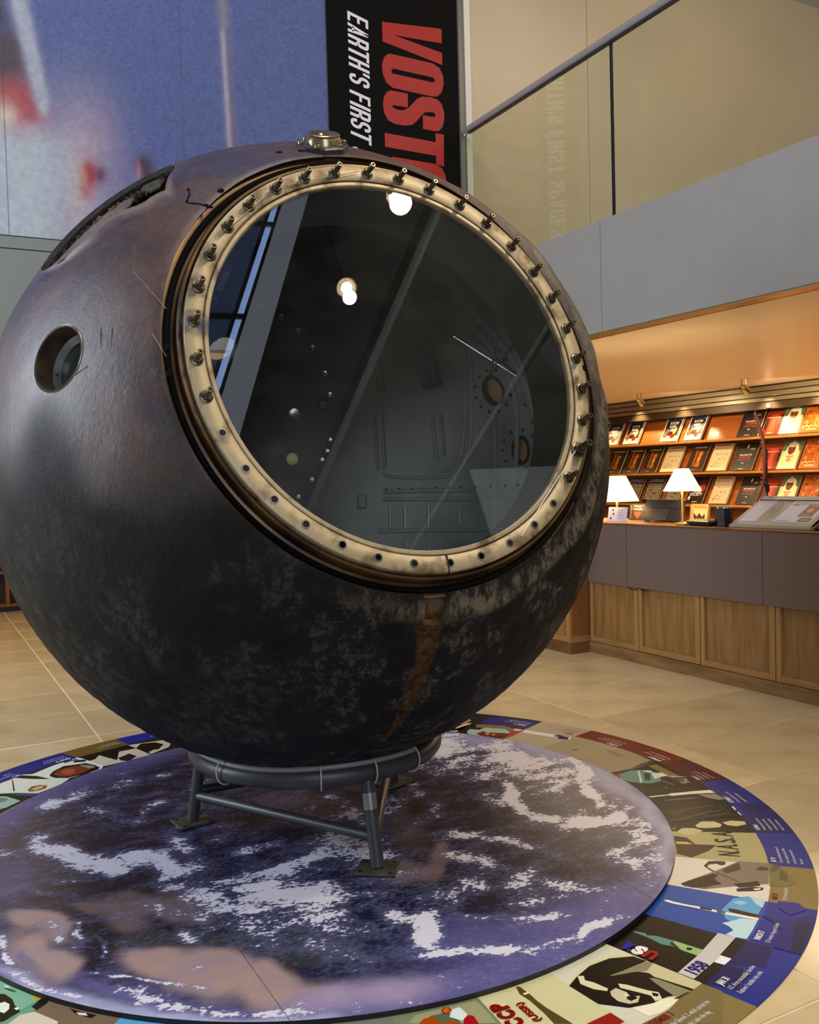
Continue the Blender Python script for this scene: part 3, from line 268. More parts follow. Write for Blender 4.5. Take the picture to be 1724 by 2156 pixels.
# floor with its stone tiles
fl = struct('floor', MB().box((-4, -6, -.12), (9.3, 11.3, -.004)), M_GROUT)
tm = MB(); tm.bbox((0, 0, -.012), (1.209, .604, 0), .0022)
tile0 = tm.build('stone_tile', M_STONE, fl)
first = True
for i in range(-2, 3):
    for j in range(-7, 10):
        x = .835+1.215*i+.003; y = 5.215+.61*j+.003
        t = tile0 if first else tile0.copy()
        if not first: link(t, fl)
        first = False; t.location = (x, y, 0)
st = MB()
for i in range(-4, 7):
    for j in range(-18, 10):
        x = .835+1.215*i+.003; y = 5.215+.61*j+.003
        if (-2 <= i < 3 and j >= -7) or x < -4 or x > 8.2 or y < -5.9: continue
        st.bbox((x, y, -.012), (x+1.209, y+.604, 0), .0022)
st.build('stone_tile', M_STONE, fl, kind='stuff')
# atrium walls
struct('wall_left', MB().box((-4.15, -6, 0), (-4, 3.9, 12)).box((-4.15, 6.3, 0), (-4, 11.3, 12)).box((-4.15, 3.9, 0), (-4, 6.3, .9)).box((-4.15, 3.9, 5.2), (-4, 6.3, 12)), M_GREYWALL)
struct('wall_back', MB().box((-4, -6.15, 0), (-2.6, -6, 12)).box((1.4, -6.15, 0), (9.3, -6, 12)).box((-2.6, -6.15, 0), (1.4, -6, 1.2)).box((-2.6, -6.15, 7.2), (1.4, -6, 12)), M_DARK)
M_PANE = glassmat('window_glass', (.95, .97, 1))
def window(name, a, b, ax, nx, ny):
    fr = MB(); (x0, y0, z0), (x1, y1, z1) = a, b; t = .05
    for i in range(nx+1):
        u = i/nx
        if ax == 'y': c = x0+(x1-x0)*u; fr.box((c-t/2, y0, z0), (c+t/2, y1, z1))
        else: c = y0+(y1-y0)*u; fr.box((x0, c-t/2, z0), (x1, c+t/2, z1))
    for i in range(ny+1):
        c = z0+(z1-z0)*i/ny
        fr.box((x0, y0, c-t/2), (x1, y1, c+t/2))
    o = struct(name, fr, M_BLACK)
    p = MB()
    if ax == 'y': p.box((x0, (y0+y1)/2-.004, z0), (x1, (y0+y1)/2+.004, z1))
    else: p.box(((x0+x1)/2-.004, y0, z0), ((x0+x1)/2+.004, y1, z1))
    p.build('pane', M_PANE, o)
window('window_1', (-2.6, -6.12, 1.2), (1.4, -6.04, 7.2), 'y', 4, 4)
window('window_2', (-4.12, 3.9, .9), (-4.04, 6.3, 5.2), 'x', 3, 3)
struct('ceiling', MB().box((-4.15, -6.15, 12), (XF, YM, 12.15)), M_DARK)
struct('ceiling_gallery', MB().box((XF, -6.15, 6.05), (9.45, YM+.1, 6.2)), M_WHITE)
struct('wall_upper_side', MB().box((XF-.1, -6.15, 6.2), (XF, YM, 12)), mat('taupe_upper_wall', srgb('6a645c'), .6))
# mural wall
struct('wall_far', MB().box((-4, YM, 2.3), (XF+.05, YM+.15, 12)).box((-4, YM-.02, 2.3), (2.86, YM, 2.885)).box((-4, YM-.022, 2.892), (2.86, YM, 2.966)), M_GREYWALL)
struct('wall_rear', MB().box((-4, 11.2, 0), (9.3, 11.35, 2.4)), mat('dim_rear_wall', srgb('6a4a2a'), .6))
struct('wall_right', MB().box((9.15, -6, 0), (9.3, 11.2, 6.05)), M_CREAM)
struct('wall_upper_far', MB().box((XF+.05, YM, 2.98), (5.357, YM+.1, 6.05)).box((5.362, YM, 2.98), (9.15, YM+.1, 6.05)), M_CREAM)
struct('ceiling_soffit', MB().box((4.13, -6, 2.3), (9.15, 11.2, 2.32)).box((-4, YM+.15, 2.3), (4.13, 11.2, 2.32)), M_SOFFIT)
struct('floor_upper', MB().box((4.05, -6, 2.86), (9.15, YM, 2.98)), M_GREYWALL)
# post and white strip between banner and gallery wall
struct('trim_1', MB().box((4.0, YM-.06, 2.98), (4.035, YM, 6.05)).box((4.047, YM-.035, 2.98), (4.062, YM, 6.05)), mat('grey_metal_channel', srgb('6f6f6d'), .4, .4))
struct('trim_2', MB().box((4.066, YM-.045, 2.98), (4.12, YM, 6.05)), mat('white_channel', srgb('e4e0da'), .5))
# gallery front: laminate fascia, glass balustrade, rail
fa = MB(); fascia = None
fascia = thing('gallery_fascia', 'blue-grey laminate gallery front above the shop counter', 'fascia', (XF, 4.744, 2.27))
fascia['kind'] = 'structure'
for y0, y1 in ((4.746, YM), (1.3, 4.742), (-2.1, 1.296), (-6, -2.104)):
    MB().bbox((XF, y0, 2.275), (XF+.035, y1, 2.996), .0015).build('fascia_panel', M_FASCIA, fascia)
MB().box((XF+.005, -6, 2.262), (4.13, YM, 2.274)).box((4.12, -6, 2.262), (4.135, YM, 2.31)).build('bottom_edge', mat('bronze_edge', srgb('b08a50'), .3, .6), fascia)
MB().box((XF+.005, -6, 2.985), (XF+.06, YM, 2.993)).build('top_edge', M_ALU, fascia)
bal = thing('glass_balustrade', 'glass balustrade with steel handrail along the upper gallery', 'balustrade', (XF+.02, 4.63, 2.99))
M_RGL = glassmat('balustrade_glass', (.93, .96, .90), gain=.8)
for y0, y1 in ((4.641, YM-.02), (1.0, 4.626), (-2.6, .985), (-6, -2.615)):
    MB().box((XF+.02, y0, 2.95), (XF+.032, y1, 4.12)).build('glass_panel', M_RGL, bal)
MB().box((XF+.018, 4.6265, 2.99), (XF+.034, 4.6405, 4.11)).build('joint', M_BLACK, bal)
MB().tube([(XF+.026, -6, 4.130), (XF+.026, YM-.12, 4.130)], .027, 20).build('handrail', M_RAIL, bal, smooth=True)
MB().box((XF+.014, -6, 4.09), (XF+.038, YM-.12, 4.11)).build('rail_channel', mat('dark_steel', srgb('4a4644'), .4, .7), bal)
MB().tube([(XF+.026, YM-.13, 4.13), (XF+.026, YM-.06, 4.10), (XF+.0, YM-.03, 4.08)], .012, 10).build('rail_bracket', M_ALU, bal, smooth=True)
# ------------------------------------------------------------------ mural (flat print) and banner
def mural():
    nx, nz = 200, 220; X0, X1, Z0, Z1 = -4.0, 2.858, 2.972, 9.0
    # finer where the photograph looks
    xs = np.concatenate([np.linspace(X0, .4, 40, endpoint=False), np.linspace(.4, X1, 170)]); zs = np.concatenate([np.linspace(Z0, 5.3, 160, endpoint=False), np.linspace(5.3, Z1, 30)])
    X, Z = np.meshgrid(xs, zs); col = np.zeros(X.shape+(3,)); col[:] = srgb('4b5a92')
    for c, cx, cz, wx, wz, amp in MURAL:
        wgt = np.clip(amp*np.exp(-(((X-cx/1000)/(wx/1000))**2+((Z-cz/1000)/(wz/1000))**2)*.9), 0, 1)[..., None]
        col = col*(1-wgt)+np.array(srgb(c))*wgt
    # the rocket goes on above the frame, the plume to the left
    v = [(float(x), YM-.024, float(z)) for x, z in zip(X.ravel(), Z.ravel())]
    n = len(xs); f = [(j*n+i, j*n+i+1, (j+1)*n+i+1, (j+1)*n+i) for j in range(len(zs)-1) for i in range(n-1)]
    me = bpy.data.meshes.new('printed_mural'); me.from_pydata(v, [], f)
    a = me.color_attributes.new('paint', 'FLOAT_COLOR', 'POINT'); a.data.foreach_set('color', np.concatenate([col, np.ones(X.shape+(1,))], 2).ravel())
    m = mat('mural_print', (1, 1, 1), .6, paint=True); nt = m.node_tree; N = nt.nodes; L = nt.links
    b = N['Principled BSDF']; src = b.inputs['Base Color'].links[0].from_socket; tc = N.new('ShaderNodeTexCoord')
    n1 = N.new('ShaderNodeTexNoise'); n1.inputs['Scale'].default_value = 24; n1.inputs['Detail'].default_value = 8; L.new(tc.outputs['Object'], n1.inputs[0])
    mr = N.new('ShaderNodeMapRange'); mr.inputs[1].default_value = .3; mr.inputs[2].default_value = .7; mr.inputs[3].default_value = .88; mr.inputs[4].default_value = 1.12; L.new(n1.outputs[0], mr.inputs[0])
    hs = N.new('ShaderNodeHueSaturation'); L.new(mr.outputs[0], hs.inputs['Value']); L.new(src, hs.inputs['Color'])
    n2 = N.new('ShaderNodeTexNoise'); n2.inputs['Scale'].default_value = 60; n2.inputs['Detail'].default_value = 4; L.new(tc.outputs['Object'], n2.inputs[0])
    m3 = N.new('ShaderNodeMapRange'); m3.inputs[1].default_value = .3; m3.inputs[2].default_value = .7; m3.inputs[3].default_value = .47; m3.inputs[4].default_value = .53; L.new(n2.outputs[0], m3.inputs[0]); L.new(m3.outputs[0], hs.inputs['Hue'])
    L.new(hs.outputs[0], b.inputs['Base Color']); me.materials.append(m)
    root = thing('wall_mural', 'huge blurred blue mural of a rocket lifting off with a white plume', 'mural', (-.6, YM-.02, 2.97))
    o = bpy.data.objects.new('printed_sheet', me); link(o, root); o.location = (.6, -(YM-.02), -2.97)
    sm = MB()
    for x in (.615, 1.758, 2.30+.56, -.53, -1.67): 
        if x < 2.85: sm.box((x-.0012, YM-.0255, 2.975), (x+.0012, YM-.0242, 9))
    sm.build('seam', mat('mural_seam', srgb('4c5884'), .6), root)
mural()
def banner():
    r = thing('exhibition_banner', 'black hanging banner with red and white sideways lettering', 'banner', (3.43, YM-.04, 2.9))
    MB().box((2.864, YM-.045, 2.2), (3.992, YM-.03, 9)).build('sheet', mat('black_banner_print', srgb('0a0808'), .75, spec=.12), r)
    def TM(x, z): return Matrix(((0, 1, 0, x), (0, 0, -1, YM-.0462), (-1, 0, 0, z), (0, 0, 0, 1)))
    m = MB(); red = srgb('a20a0a')
    def put(loops, dz=0, hole=False):
        P = [[Vector((x/1000, YM-.0462, z/1000+dz)) for x, z in l] for l in loops]
        if len(P) == 1:
            from mathutils.geometry import tessellate_polygon
            m.add(P[0], [tuple(t) if (P[0][t[1]]-P[0][t[0]]).cross(P[0][t[2]]-P[0][t[0]]).y < 0 else tuple(t[::-1]) for t in tessellate_polygon([P[0]])], red)
        else:
            from mathutils.geometry import tessellate_polygon
            V_ = P[0]+P[1]; m.add(V_, [tuple(t) if (V_[t[1]]-V_[t[0]]).cross(V_[t[2]]-V_[t[0]]).y < 0 else tuple(t[::-1]) for t in tessellate_polygon(P)], red)
    put(BANNER_LETTERS['V']); put(BANNER_LETTERS['O']); put(BANNER_LETTERS['S']); put(BANNER_LETTERS['T']); put(BANNER_LETTERS['O'], -.785)
    kx = lambda u, v: (3325+545*v, 3535-u*300-v*75)
    put([[kx(0, 0), kx(.38, 0), kx(.38, .35), kx(.62, 0), kx(1.02, 0), kx(.66, .52), kx(1.0, 1), kx(.62, 1), kx(.38, .64), kx(.38, 1), kx(0, 1)]])
    m.build('red_lettering', mat('red_banner_ink', (1, 1, 1), .5, paint=True), r)
    m = MB(); wc = srgb('dcdce8')
    def glyph(ch, M, w, h):
        t = .0235; s_ = t; hh = t*.92
        def P(*pts): m.add([M@Vector((x+y*.24, y, 0)) for x, y in pts], [tuple(range(len(pts)))], wc)
        def B(x0, y0, x1, y1): P((x0, y0), (x1, y0), (x1, y1), (x0, y1))
        def rib(pts, closed=False):
            pts = [Vector((a, b, 0)) for a, b in pts]; n = len(pts); L_ = []
            for i in range(n):
                a = pts[i-1] if i or closed else pts[i]; b = pts[(i+1) % n] if i < n-1 or closed else pts[i]
                d = (b-a).normalized(); L_.append((pts[i]+Vector((-d.y, d.x, 0))*s_/2, pts[i]-Vector((-d.y, d.x, 0))*s_/2))
            for i in range(n if closed else n-1):
                p, q = L_[i], L_[(i+1) % n]; P(*[(v.x, v.y) for v in (p[1], q[1], q[0], p[0])])
        def arc(cx, cy, rx, ry, a0, a1, n=5): return [(cx+rx*math.cos(math.radians(a0+(a1-a0)*i/n)), cy+ry*math.sin(math.radians(a0+(a1-a0)*i/n))) for i in range(n+1)]
        x0, x1 = s_/2, w-s_/2; rx = (x1-x0)/2; cx = w/2; ry = rx*1.1
        if ch in 'EFHPRI': B(0, 0, s_, h)
        if ch in 'EF': B(s_, h-hh, w*.95, h); B(s_, h*.46, w*.86, h*.46+hh)
        if ch == 'E': B(s_, 0, w*.95, hh)
        if ch == 'H': B(w-s_, 0, w, h); B(s_, h*.44, w-s_, h*.44+hh)
        if ch == 'T': B(cx-s_/2, 0, cx+s_/2, h-hh); B(-.004, h-hh, w+.004, h)
        if ch in 'PR': rib([(s_, h-s_/2)]+arc(x1-rx*.8, h-s_/2-rx*.8, rx*.8, rx*.8, 90, 0)+arc(x1-rx*.8, h*.46+s_/2+rx*.6, rx*.8, rx*.8, 0, -90)+[(s_, h*.46+s_*.2)])
        if ch == 'R': rib([(x1-rx*.6, h*.46), (x1, h*.36), (x1, 0)])
        if ch == 'A': P((0, 0), (s_*.95, 0), (cx+s_*.32, h), (cx-s_*.5, h)); P((w-s_*.95, 0), (w, 0), (cx+s_*.5, h), (cx-s_*.32, h)); B(w*.25, h*.2, w*.75, h*.2+hh*.8)
        if ch == 'C': rib([(x1, h*.64)]+arc(cx, h-s_/2-ry, rx, ry, 0, 180)+arc(cx, s_/2+ry, rx, ry, 180, 360)+[(x1, h*.36)])
        if ch == 'S': rib([(x1, h*.68)]+arc(cx, h-s_/2-ry, rx, ry, 0, 180)+[(x0, h*.66), (x0+rx*.3, h*.56), (x1-rx*.3, h*.44), (x1, h*.34)]+arc(cx, s_/2+ry, rx, ry, 0, -180)+[(x0, h*.32)])
        if ch == "'": P((0, h*.68), (s_*.7, h*.68), (s_, h), (0, h))
    z = 4.878; adv = {"'": .036, ' ': .048, 'I': .037}
    for ch in "EARTH'S FIRST SPACESHIP":
        a = adv.get(ch, .0828)
        if ch != ' ': glyph(ch, TM(3.032, z), .028 if ch == 'I' else .070, .172)
        z -= a
    m.build('white_lettering', mat('white_banner_ink', (1, 1, 1), .5, paint=True), r)
banner()
# ------------------------------------------------------------------ hall lamps behind the camera (seen mirrored in the hatch glass)
M_BULB = mat('lit_lamp', (1, .8, .5), .3, emit=(1, .78, .45), estr=260)
for k, (x, y, lab) in enumerate(((3.53, -.12, 'ceiling spotlight nearest the sphere'), (3.39, -1.2, 'ceiling spotlight farther from the sphere'))):
    r = thing('ceiling_spotlight', 'white '+lab+', on a long drop rod', 'spotlight', (x, y, 6.1), 'hall spotlights')
    MB().tube([(x, y, 6.16), (x, y, 11.995)], .012, 8).build('drop_rod', M_BLACK, r)
    ax = (Vector((1.5, 2.7, 1.2))-Vector((x, y, 6.05))).normalized(); M = frame(Vector((x, y, 6.06)), ax)
    MB().lathe([(.05, -.1), (.085, -.06), (.10, .05), (.102, .08), (.095, .08), (.09, .03), (.03, -.02)], M, 24).build('housing', M_BLACK, r, smooth=True)
    MB().lathe([(0, .035), (.07 if k == 0 else .05, .035)], M, 20).build('bulb', M_BULB, r)
# slanting glazed bay with steel legs, behind the camera: its reflection stripes the hatch glass
bay = thing('slanting_steel_bay', 'slanting steel and glass bay on the camera side of the hall', 'window bay', (2.0, -1.5, 3.9))
bay['kind'] = 'structure'
def slab(mb, u0, u1, za=3.6, zb=8.6, y0=-1.53, y1=-1.47):
    e = lambda z: 3.57-.43*(7.9-z)
    p = [(e(za)+u0, za), (e(za)+u1, za), (e(zb)+u1, zb), (e(zb)+u0, zb)]
    vs = [(a, y0, b) for a, b in p]+[(a, y1, b) for a, b in p]
    mb.add(vs, [(0, 1, 2, 3), (7, 6, 5, 4), (0, 4, 5, 1), (1, 5, 6, 2), (2, 6, 7, 3), (3, 7, 4, 0)])
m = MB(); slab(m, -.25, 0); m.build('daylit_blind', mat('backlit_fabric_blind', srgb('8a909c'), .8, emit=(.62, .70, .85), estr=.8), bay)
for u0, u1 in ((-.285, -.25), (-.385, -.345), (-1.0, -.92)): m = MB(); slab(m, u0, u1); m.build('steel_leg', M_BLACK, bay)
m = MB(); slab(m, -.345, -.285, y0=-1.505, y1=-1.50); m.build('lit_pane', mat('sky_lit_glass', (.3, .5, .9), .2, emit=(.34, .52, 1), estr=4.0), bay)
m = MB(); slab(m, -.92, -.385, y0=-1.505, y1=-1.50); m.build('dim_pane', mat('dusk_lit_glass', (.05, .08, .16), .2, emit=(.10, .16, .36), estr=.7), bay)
for z in (4.6, 5.9, 7.2): m = MB(); slab(m, -.92, -.25, za=z, zb=z+.05); m.build('cross_bar', M_BLACK, bay)
# ------------------------------------------------------------------ floor graphic: timeline ring and round Earth print
DC = Vector((1.362, 3.338, 0))
A0 = -5.2
ring = thing('timeline_floor_graphic', 'printed space history timeline ring lying on the stone floor', 'floor graphic', DC)
def sector(mb, a0, a1, r0, r1, z, col, n=8, thick=None):
    vs = []; fs = []
    for i in range(n+1):
        a = math.radians(a0+(a1-a0)*i/n)
        for r in (r0, r1): vs.append((DC.x+r*math.cos(a), DC.y+r*math.sin(a), z))
    for i in range(n): fs.append((2*i, 2*i+1, 2*i+3, 2*i+2))
    mb.add(vs, fs, col)
    if thick:
        vs2 = [(x, y, z-thick) for x, y, _ in vs]; k = len(vs)
        e = []
        for i in range(n): e += [(2*i+1, k+2*i+1, k+2*i+3, 2*i+3)]
        mb.add(vs+vs2, e, col)
# angle index k: sector from A0+10k to A0+10(k+1); (picture colour, band colour)
PAN = {3: ('1a1a22', '1c1f38'), 2: ('b5aa98', 'b5aa98'), 1: ('a89c86', '7a241c'), 0: ('a39781', '7a241c'), -1: ('141210', '5c1414'), -2: ('16120e', '27378c'), -3: ('17120c', '1f2c74'),
       -4: ('b8b18a', '2a3c96'), -5: ('e2dcd4', '98885a'), -6: ('2f62b4', '2c3a98'), -7: ('231d17', '2a3f98'), -8: ('d6d6c8', '95875c'), -9: ('d3d0ac', '95875c'), -10: ('8b9480', '8b9480'),
       -11: ('8a8a86', '95875c'), -12: ('8a8a86', '2c3a98'), -13: ('6fb0d8', '2c3a98'), -14: ('8a7a68', '95875c'), -15: ('7fae98', '2c3a98'), -16: ('2a3a70', '2c3a98'), -17: ('c8c0b0', '95875c'),
       12: ('2a2620', '24348c'), 11: ('2a241e', '7a6c3c'), 10: ('3a342c', '2c3fa0'), 9: ('8a8478', '2c3fa0'), 13: ('2c2a26', '26348c'), 14: ('8a8a80', '7a241c'), 15: ('20303c', '2c3a98'), 16: ('c8c0b0', '95875c'), 17: ('3a4a6a', '2c3a98'), 18: ('b0a890', '7a241c'),
       8: ('b0a890', '7a241c'), 7: ('20303c', '2c3a98'), 6: ('c8c0b0', '95875c'), 5: ('24201c', '2c3a98'), 4: ('1a1a22', '1c1f38')}
SH = {k: [] for k in PAN}
for i, (c, pts) in enumerate(RING_SHAPES):
    cx = sum(p[0] for p in pts)/len(pts); cy = sum(p[1] for p in pts)/len(pts)
    k = math.floor((math.degrees(math.atan2(cy, cx))-A0)/10)
    if k not in SH: k = k-36 if k > 18 else k+36
    if k in SH: SH[k].append((i, c, pts))
def clip(pts, r0=1.34, r1=1.787):
    out = []
    for x, y in pts:
        r = math.hypot(x, y); q = min(max(r, r0), r1)/r; out.append((x*q, y*q))
    return out
def ringM(ang, r, z):     # text frame: right = anticlockwise, up = towards the centre
    a = math.radians(ang); er = Vector((math.cos(a), math.sin(a), 0)); et = Vector((-er.y, er.x, 0)); p = DC+er*r
    return Matrix(((et.x, -er.x, 0, p.x), (et.y, -er.y, 0, p.y), (0, 0, 1, z), (0, 0, 0, 1)))
W_ = srgb('e6e6ea'); R_ = srgb('8e1a1a'); BL_ = srgb('1c2478'); K_ = srgb('161210')
CAP = {-4: [('JULY 29', W_, 1), ('U.S. passes the National Aeronautics and', W_, 0), ('Space Act, enabling the birth of NASA', W_, 0), ('and U.S. space research outside the', W_, 0), ('military ranks', W_, 0)],
       -5: [('MAY 15', R_, 1), ('USSR launches Sputnik 3', W_, 0)], -6: [('MARCH 17', W_, 1), ('U.S. launches Vanguard 1 Satellite', W_, 0)],
       -7: [('JAN 31', W_, 1), ('U.S. Army successfully launches', W_, 0), ('Explorer 1 satellite into orbit', W_, 0)],
       -8: [('NOVEMBER 3', R_, 1), ('USSR launches Sputnik 2, which carried the', W_, 0), ('first animal into orbit, Laika the dog', W_, 0)],
       -3: [('OCTOBER 1', W_, 1), ('NASA begins operation and absorbs', W_, 0), ('the National Advisory Committee', W_, 0), ('for Aeronautics and other research', W_, 0), ('facilities of the U.S. government', W_, 0)],
       -2: [('OCTOBER 11', W_, 1), ('U.S. launches Pioneer 1, its first', W_, 0), ('spacecraft to study space', W_, 0)],
       -1: [('JANUARY 2', W_, 1), ('USSR launches Luna 1, the first', W_, 0), ('man-made object to escape Earth', W_, 0), ('gravity and orbit the Sun', W_, 0)],
       0: [('SEPTEMBER 12', W_, 1), ('USSR launches Luna 2, impacting the', W_, 0), ('Moon and becoming first to do so', W_, 0)],
       1: [('OCTOBER 4', W_, 1), ('USSR launches Luna 3, which takes first', W_, 0), ('pictures of the far side of the Moon', W_, 0)],
       2: [('AUGUST 19', R_, 1), ('USSR launches and recovers two dogs', R_, 0), ('aboard a craft orbiting Earth', R_, 0), ('the first animals to return', R_, 0)],
       3: [('JANUARY 31', W_, 1), ('U.S. launches Mercury capsule with a', W_, 0), ('chimpanzee on a suborbital flight', W_, 0)],
       10: [('AUGUST', W_, 1), ('Vostok 3 and 4 orbit together', W_, 0)], 11: [('MARCH 18', R_, 1), ('Cosmonaut leaves his craft for', W_, 0), ('the first walk in space', W_, 0)],
       12: [('FEBRUARY 20', W_, 1), ('U.S. astronaut becomes the first', W_, 0), ('American to orbit the Earth', W_, 0)], 13: [('MAY 5', W_, 1), ('U.S. launches first American', W_, 0), ('into space', W_, 0)]}
for k in sorted(PAN):
    a0 = A0+10*k; a1 = a0+10; pc, bc = PAN[k]
    p = MB(); sector(p, a0, a1, 1.30, 1.647, .003, srgb(pc), thick=.0029)
    b = MB(); sector(b, a0, a1, 1.647, 1.79, .003, srgb(bc), thick=.0029)
    for i, c, pts in SH[k]:
        P2 = clip([(x/1000, y/1000) for x, y in pts])
        if len(P2) > 2: poly(p, [(x+DC.x, y+DC.y) for x, y in P2], I4, .0031+.00003*(i % 40), srgb(c))
    p.build('picture_panel', PAINT, ring); bb = b.build('caption_band', PAINT, ring)
    if k in CAP:
        t = MB(); base = a0+.9; r = {-8: 1.672, -7: 1.682}.get(k, 1.672)
        n = len(CAP[k]); hh = .0125 if n > 3 else (.0155 if k not in (-7, -8) else .018)
        for li, (s_, c_, bold) in enumerate(CAP[k]):
            # follow the arc in short runs of letters
            words = s_.split(' '); ang = base; rr = r+(.022 if n > 3 else .027)*li
            for wd in words:
                h_ = hh*1.1 if bold else hh*.8
                text(t, wd, ringM(ang, rr, .0045), h=h_, col=c_, bold=.04 if bold else 0, xs=.52 if bold else .56)
                vs, _f2 = text_poly(wd, .04 if bold else 0, 0); L_ = (max(v[0] for v in vs)-min(v[0] for v in vs))*h_/.7*(.52 if bold else .56)+h_*.33
                ang += math.degrees(L_/rr)
        t.build('caption_lettering', PAINT, ring)
# larger printed words
t = MB()
for i, ch in enumerate('N.A.S.A.'):
    if ch == '.': continue
    text(t, ch+'.', ringM(-43.4+1.12*i, 1.56, .0046), w=.048, h=.075, col=K_, bold=.01)
t.build('agency_lettering', PAINT, ring)
for yr_, an_, r_, h_ in (('1958', -74.3, 1.612, .042), ('1960', 15.2, 1.612, .040), ('1959', -14.6, 1.612, .040), ('1962', 115.4, 1.64, .03)):
    t = MB(); text(t, yr_, ringM(an_, r_, .0048), w=.072, h=h_, col=BL_, bold=.05); t.build('year_lettering', PAINT, ring)
def ringI(ang, r, z):     # reads towards the centre, letter tops clockwise
    a = math.radians(ang); er = Vector((math.cos(a), math.sin(a), 0)); et = Vector((-er.y, er.x, 0)); p = DC+er*r
    return Matrix(((-er.x, -et.x, 0, p.x), (-er.y, -et.y, 0, p.y), (0, 0, 1, z), (0, 0, 0, 1)))
CM = ringI(-93.1, 1.535, .0049)
for i, ch in enumerate('CCCP'):
    t = MB(); text(t, ch, CM@Matrix.Translation((i*.038, 0, 0)), w=.034, h=.049, col=R_, bold=.07); t.build('cyrillic_letter', PAINT, ring)
t = MB(); text(t, '(USSR)', ringI(-91.3, 1.503, .0049), w=.092, h=.027, col=R_, bold=.05); t.build('country_lettering', PAINT, ring)
for i, (ch, cc) in enumerate((('U', 'a3262c'), ('S', 'ece8e6'), ('A', '2c36a0'))):
    t = MB(); text(t, ch, ringI(-72.9, 1.482, .0049)@Matrix.Translation((i*.037, 0, 0)), w=.036, h=.050, col=srgb(cc), bold=.07); t.build('country_letter', PAINT, ring)

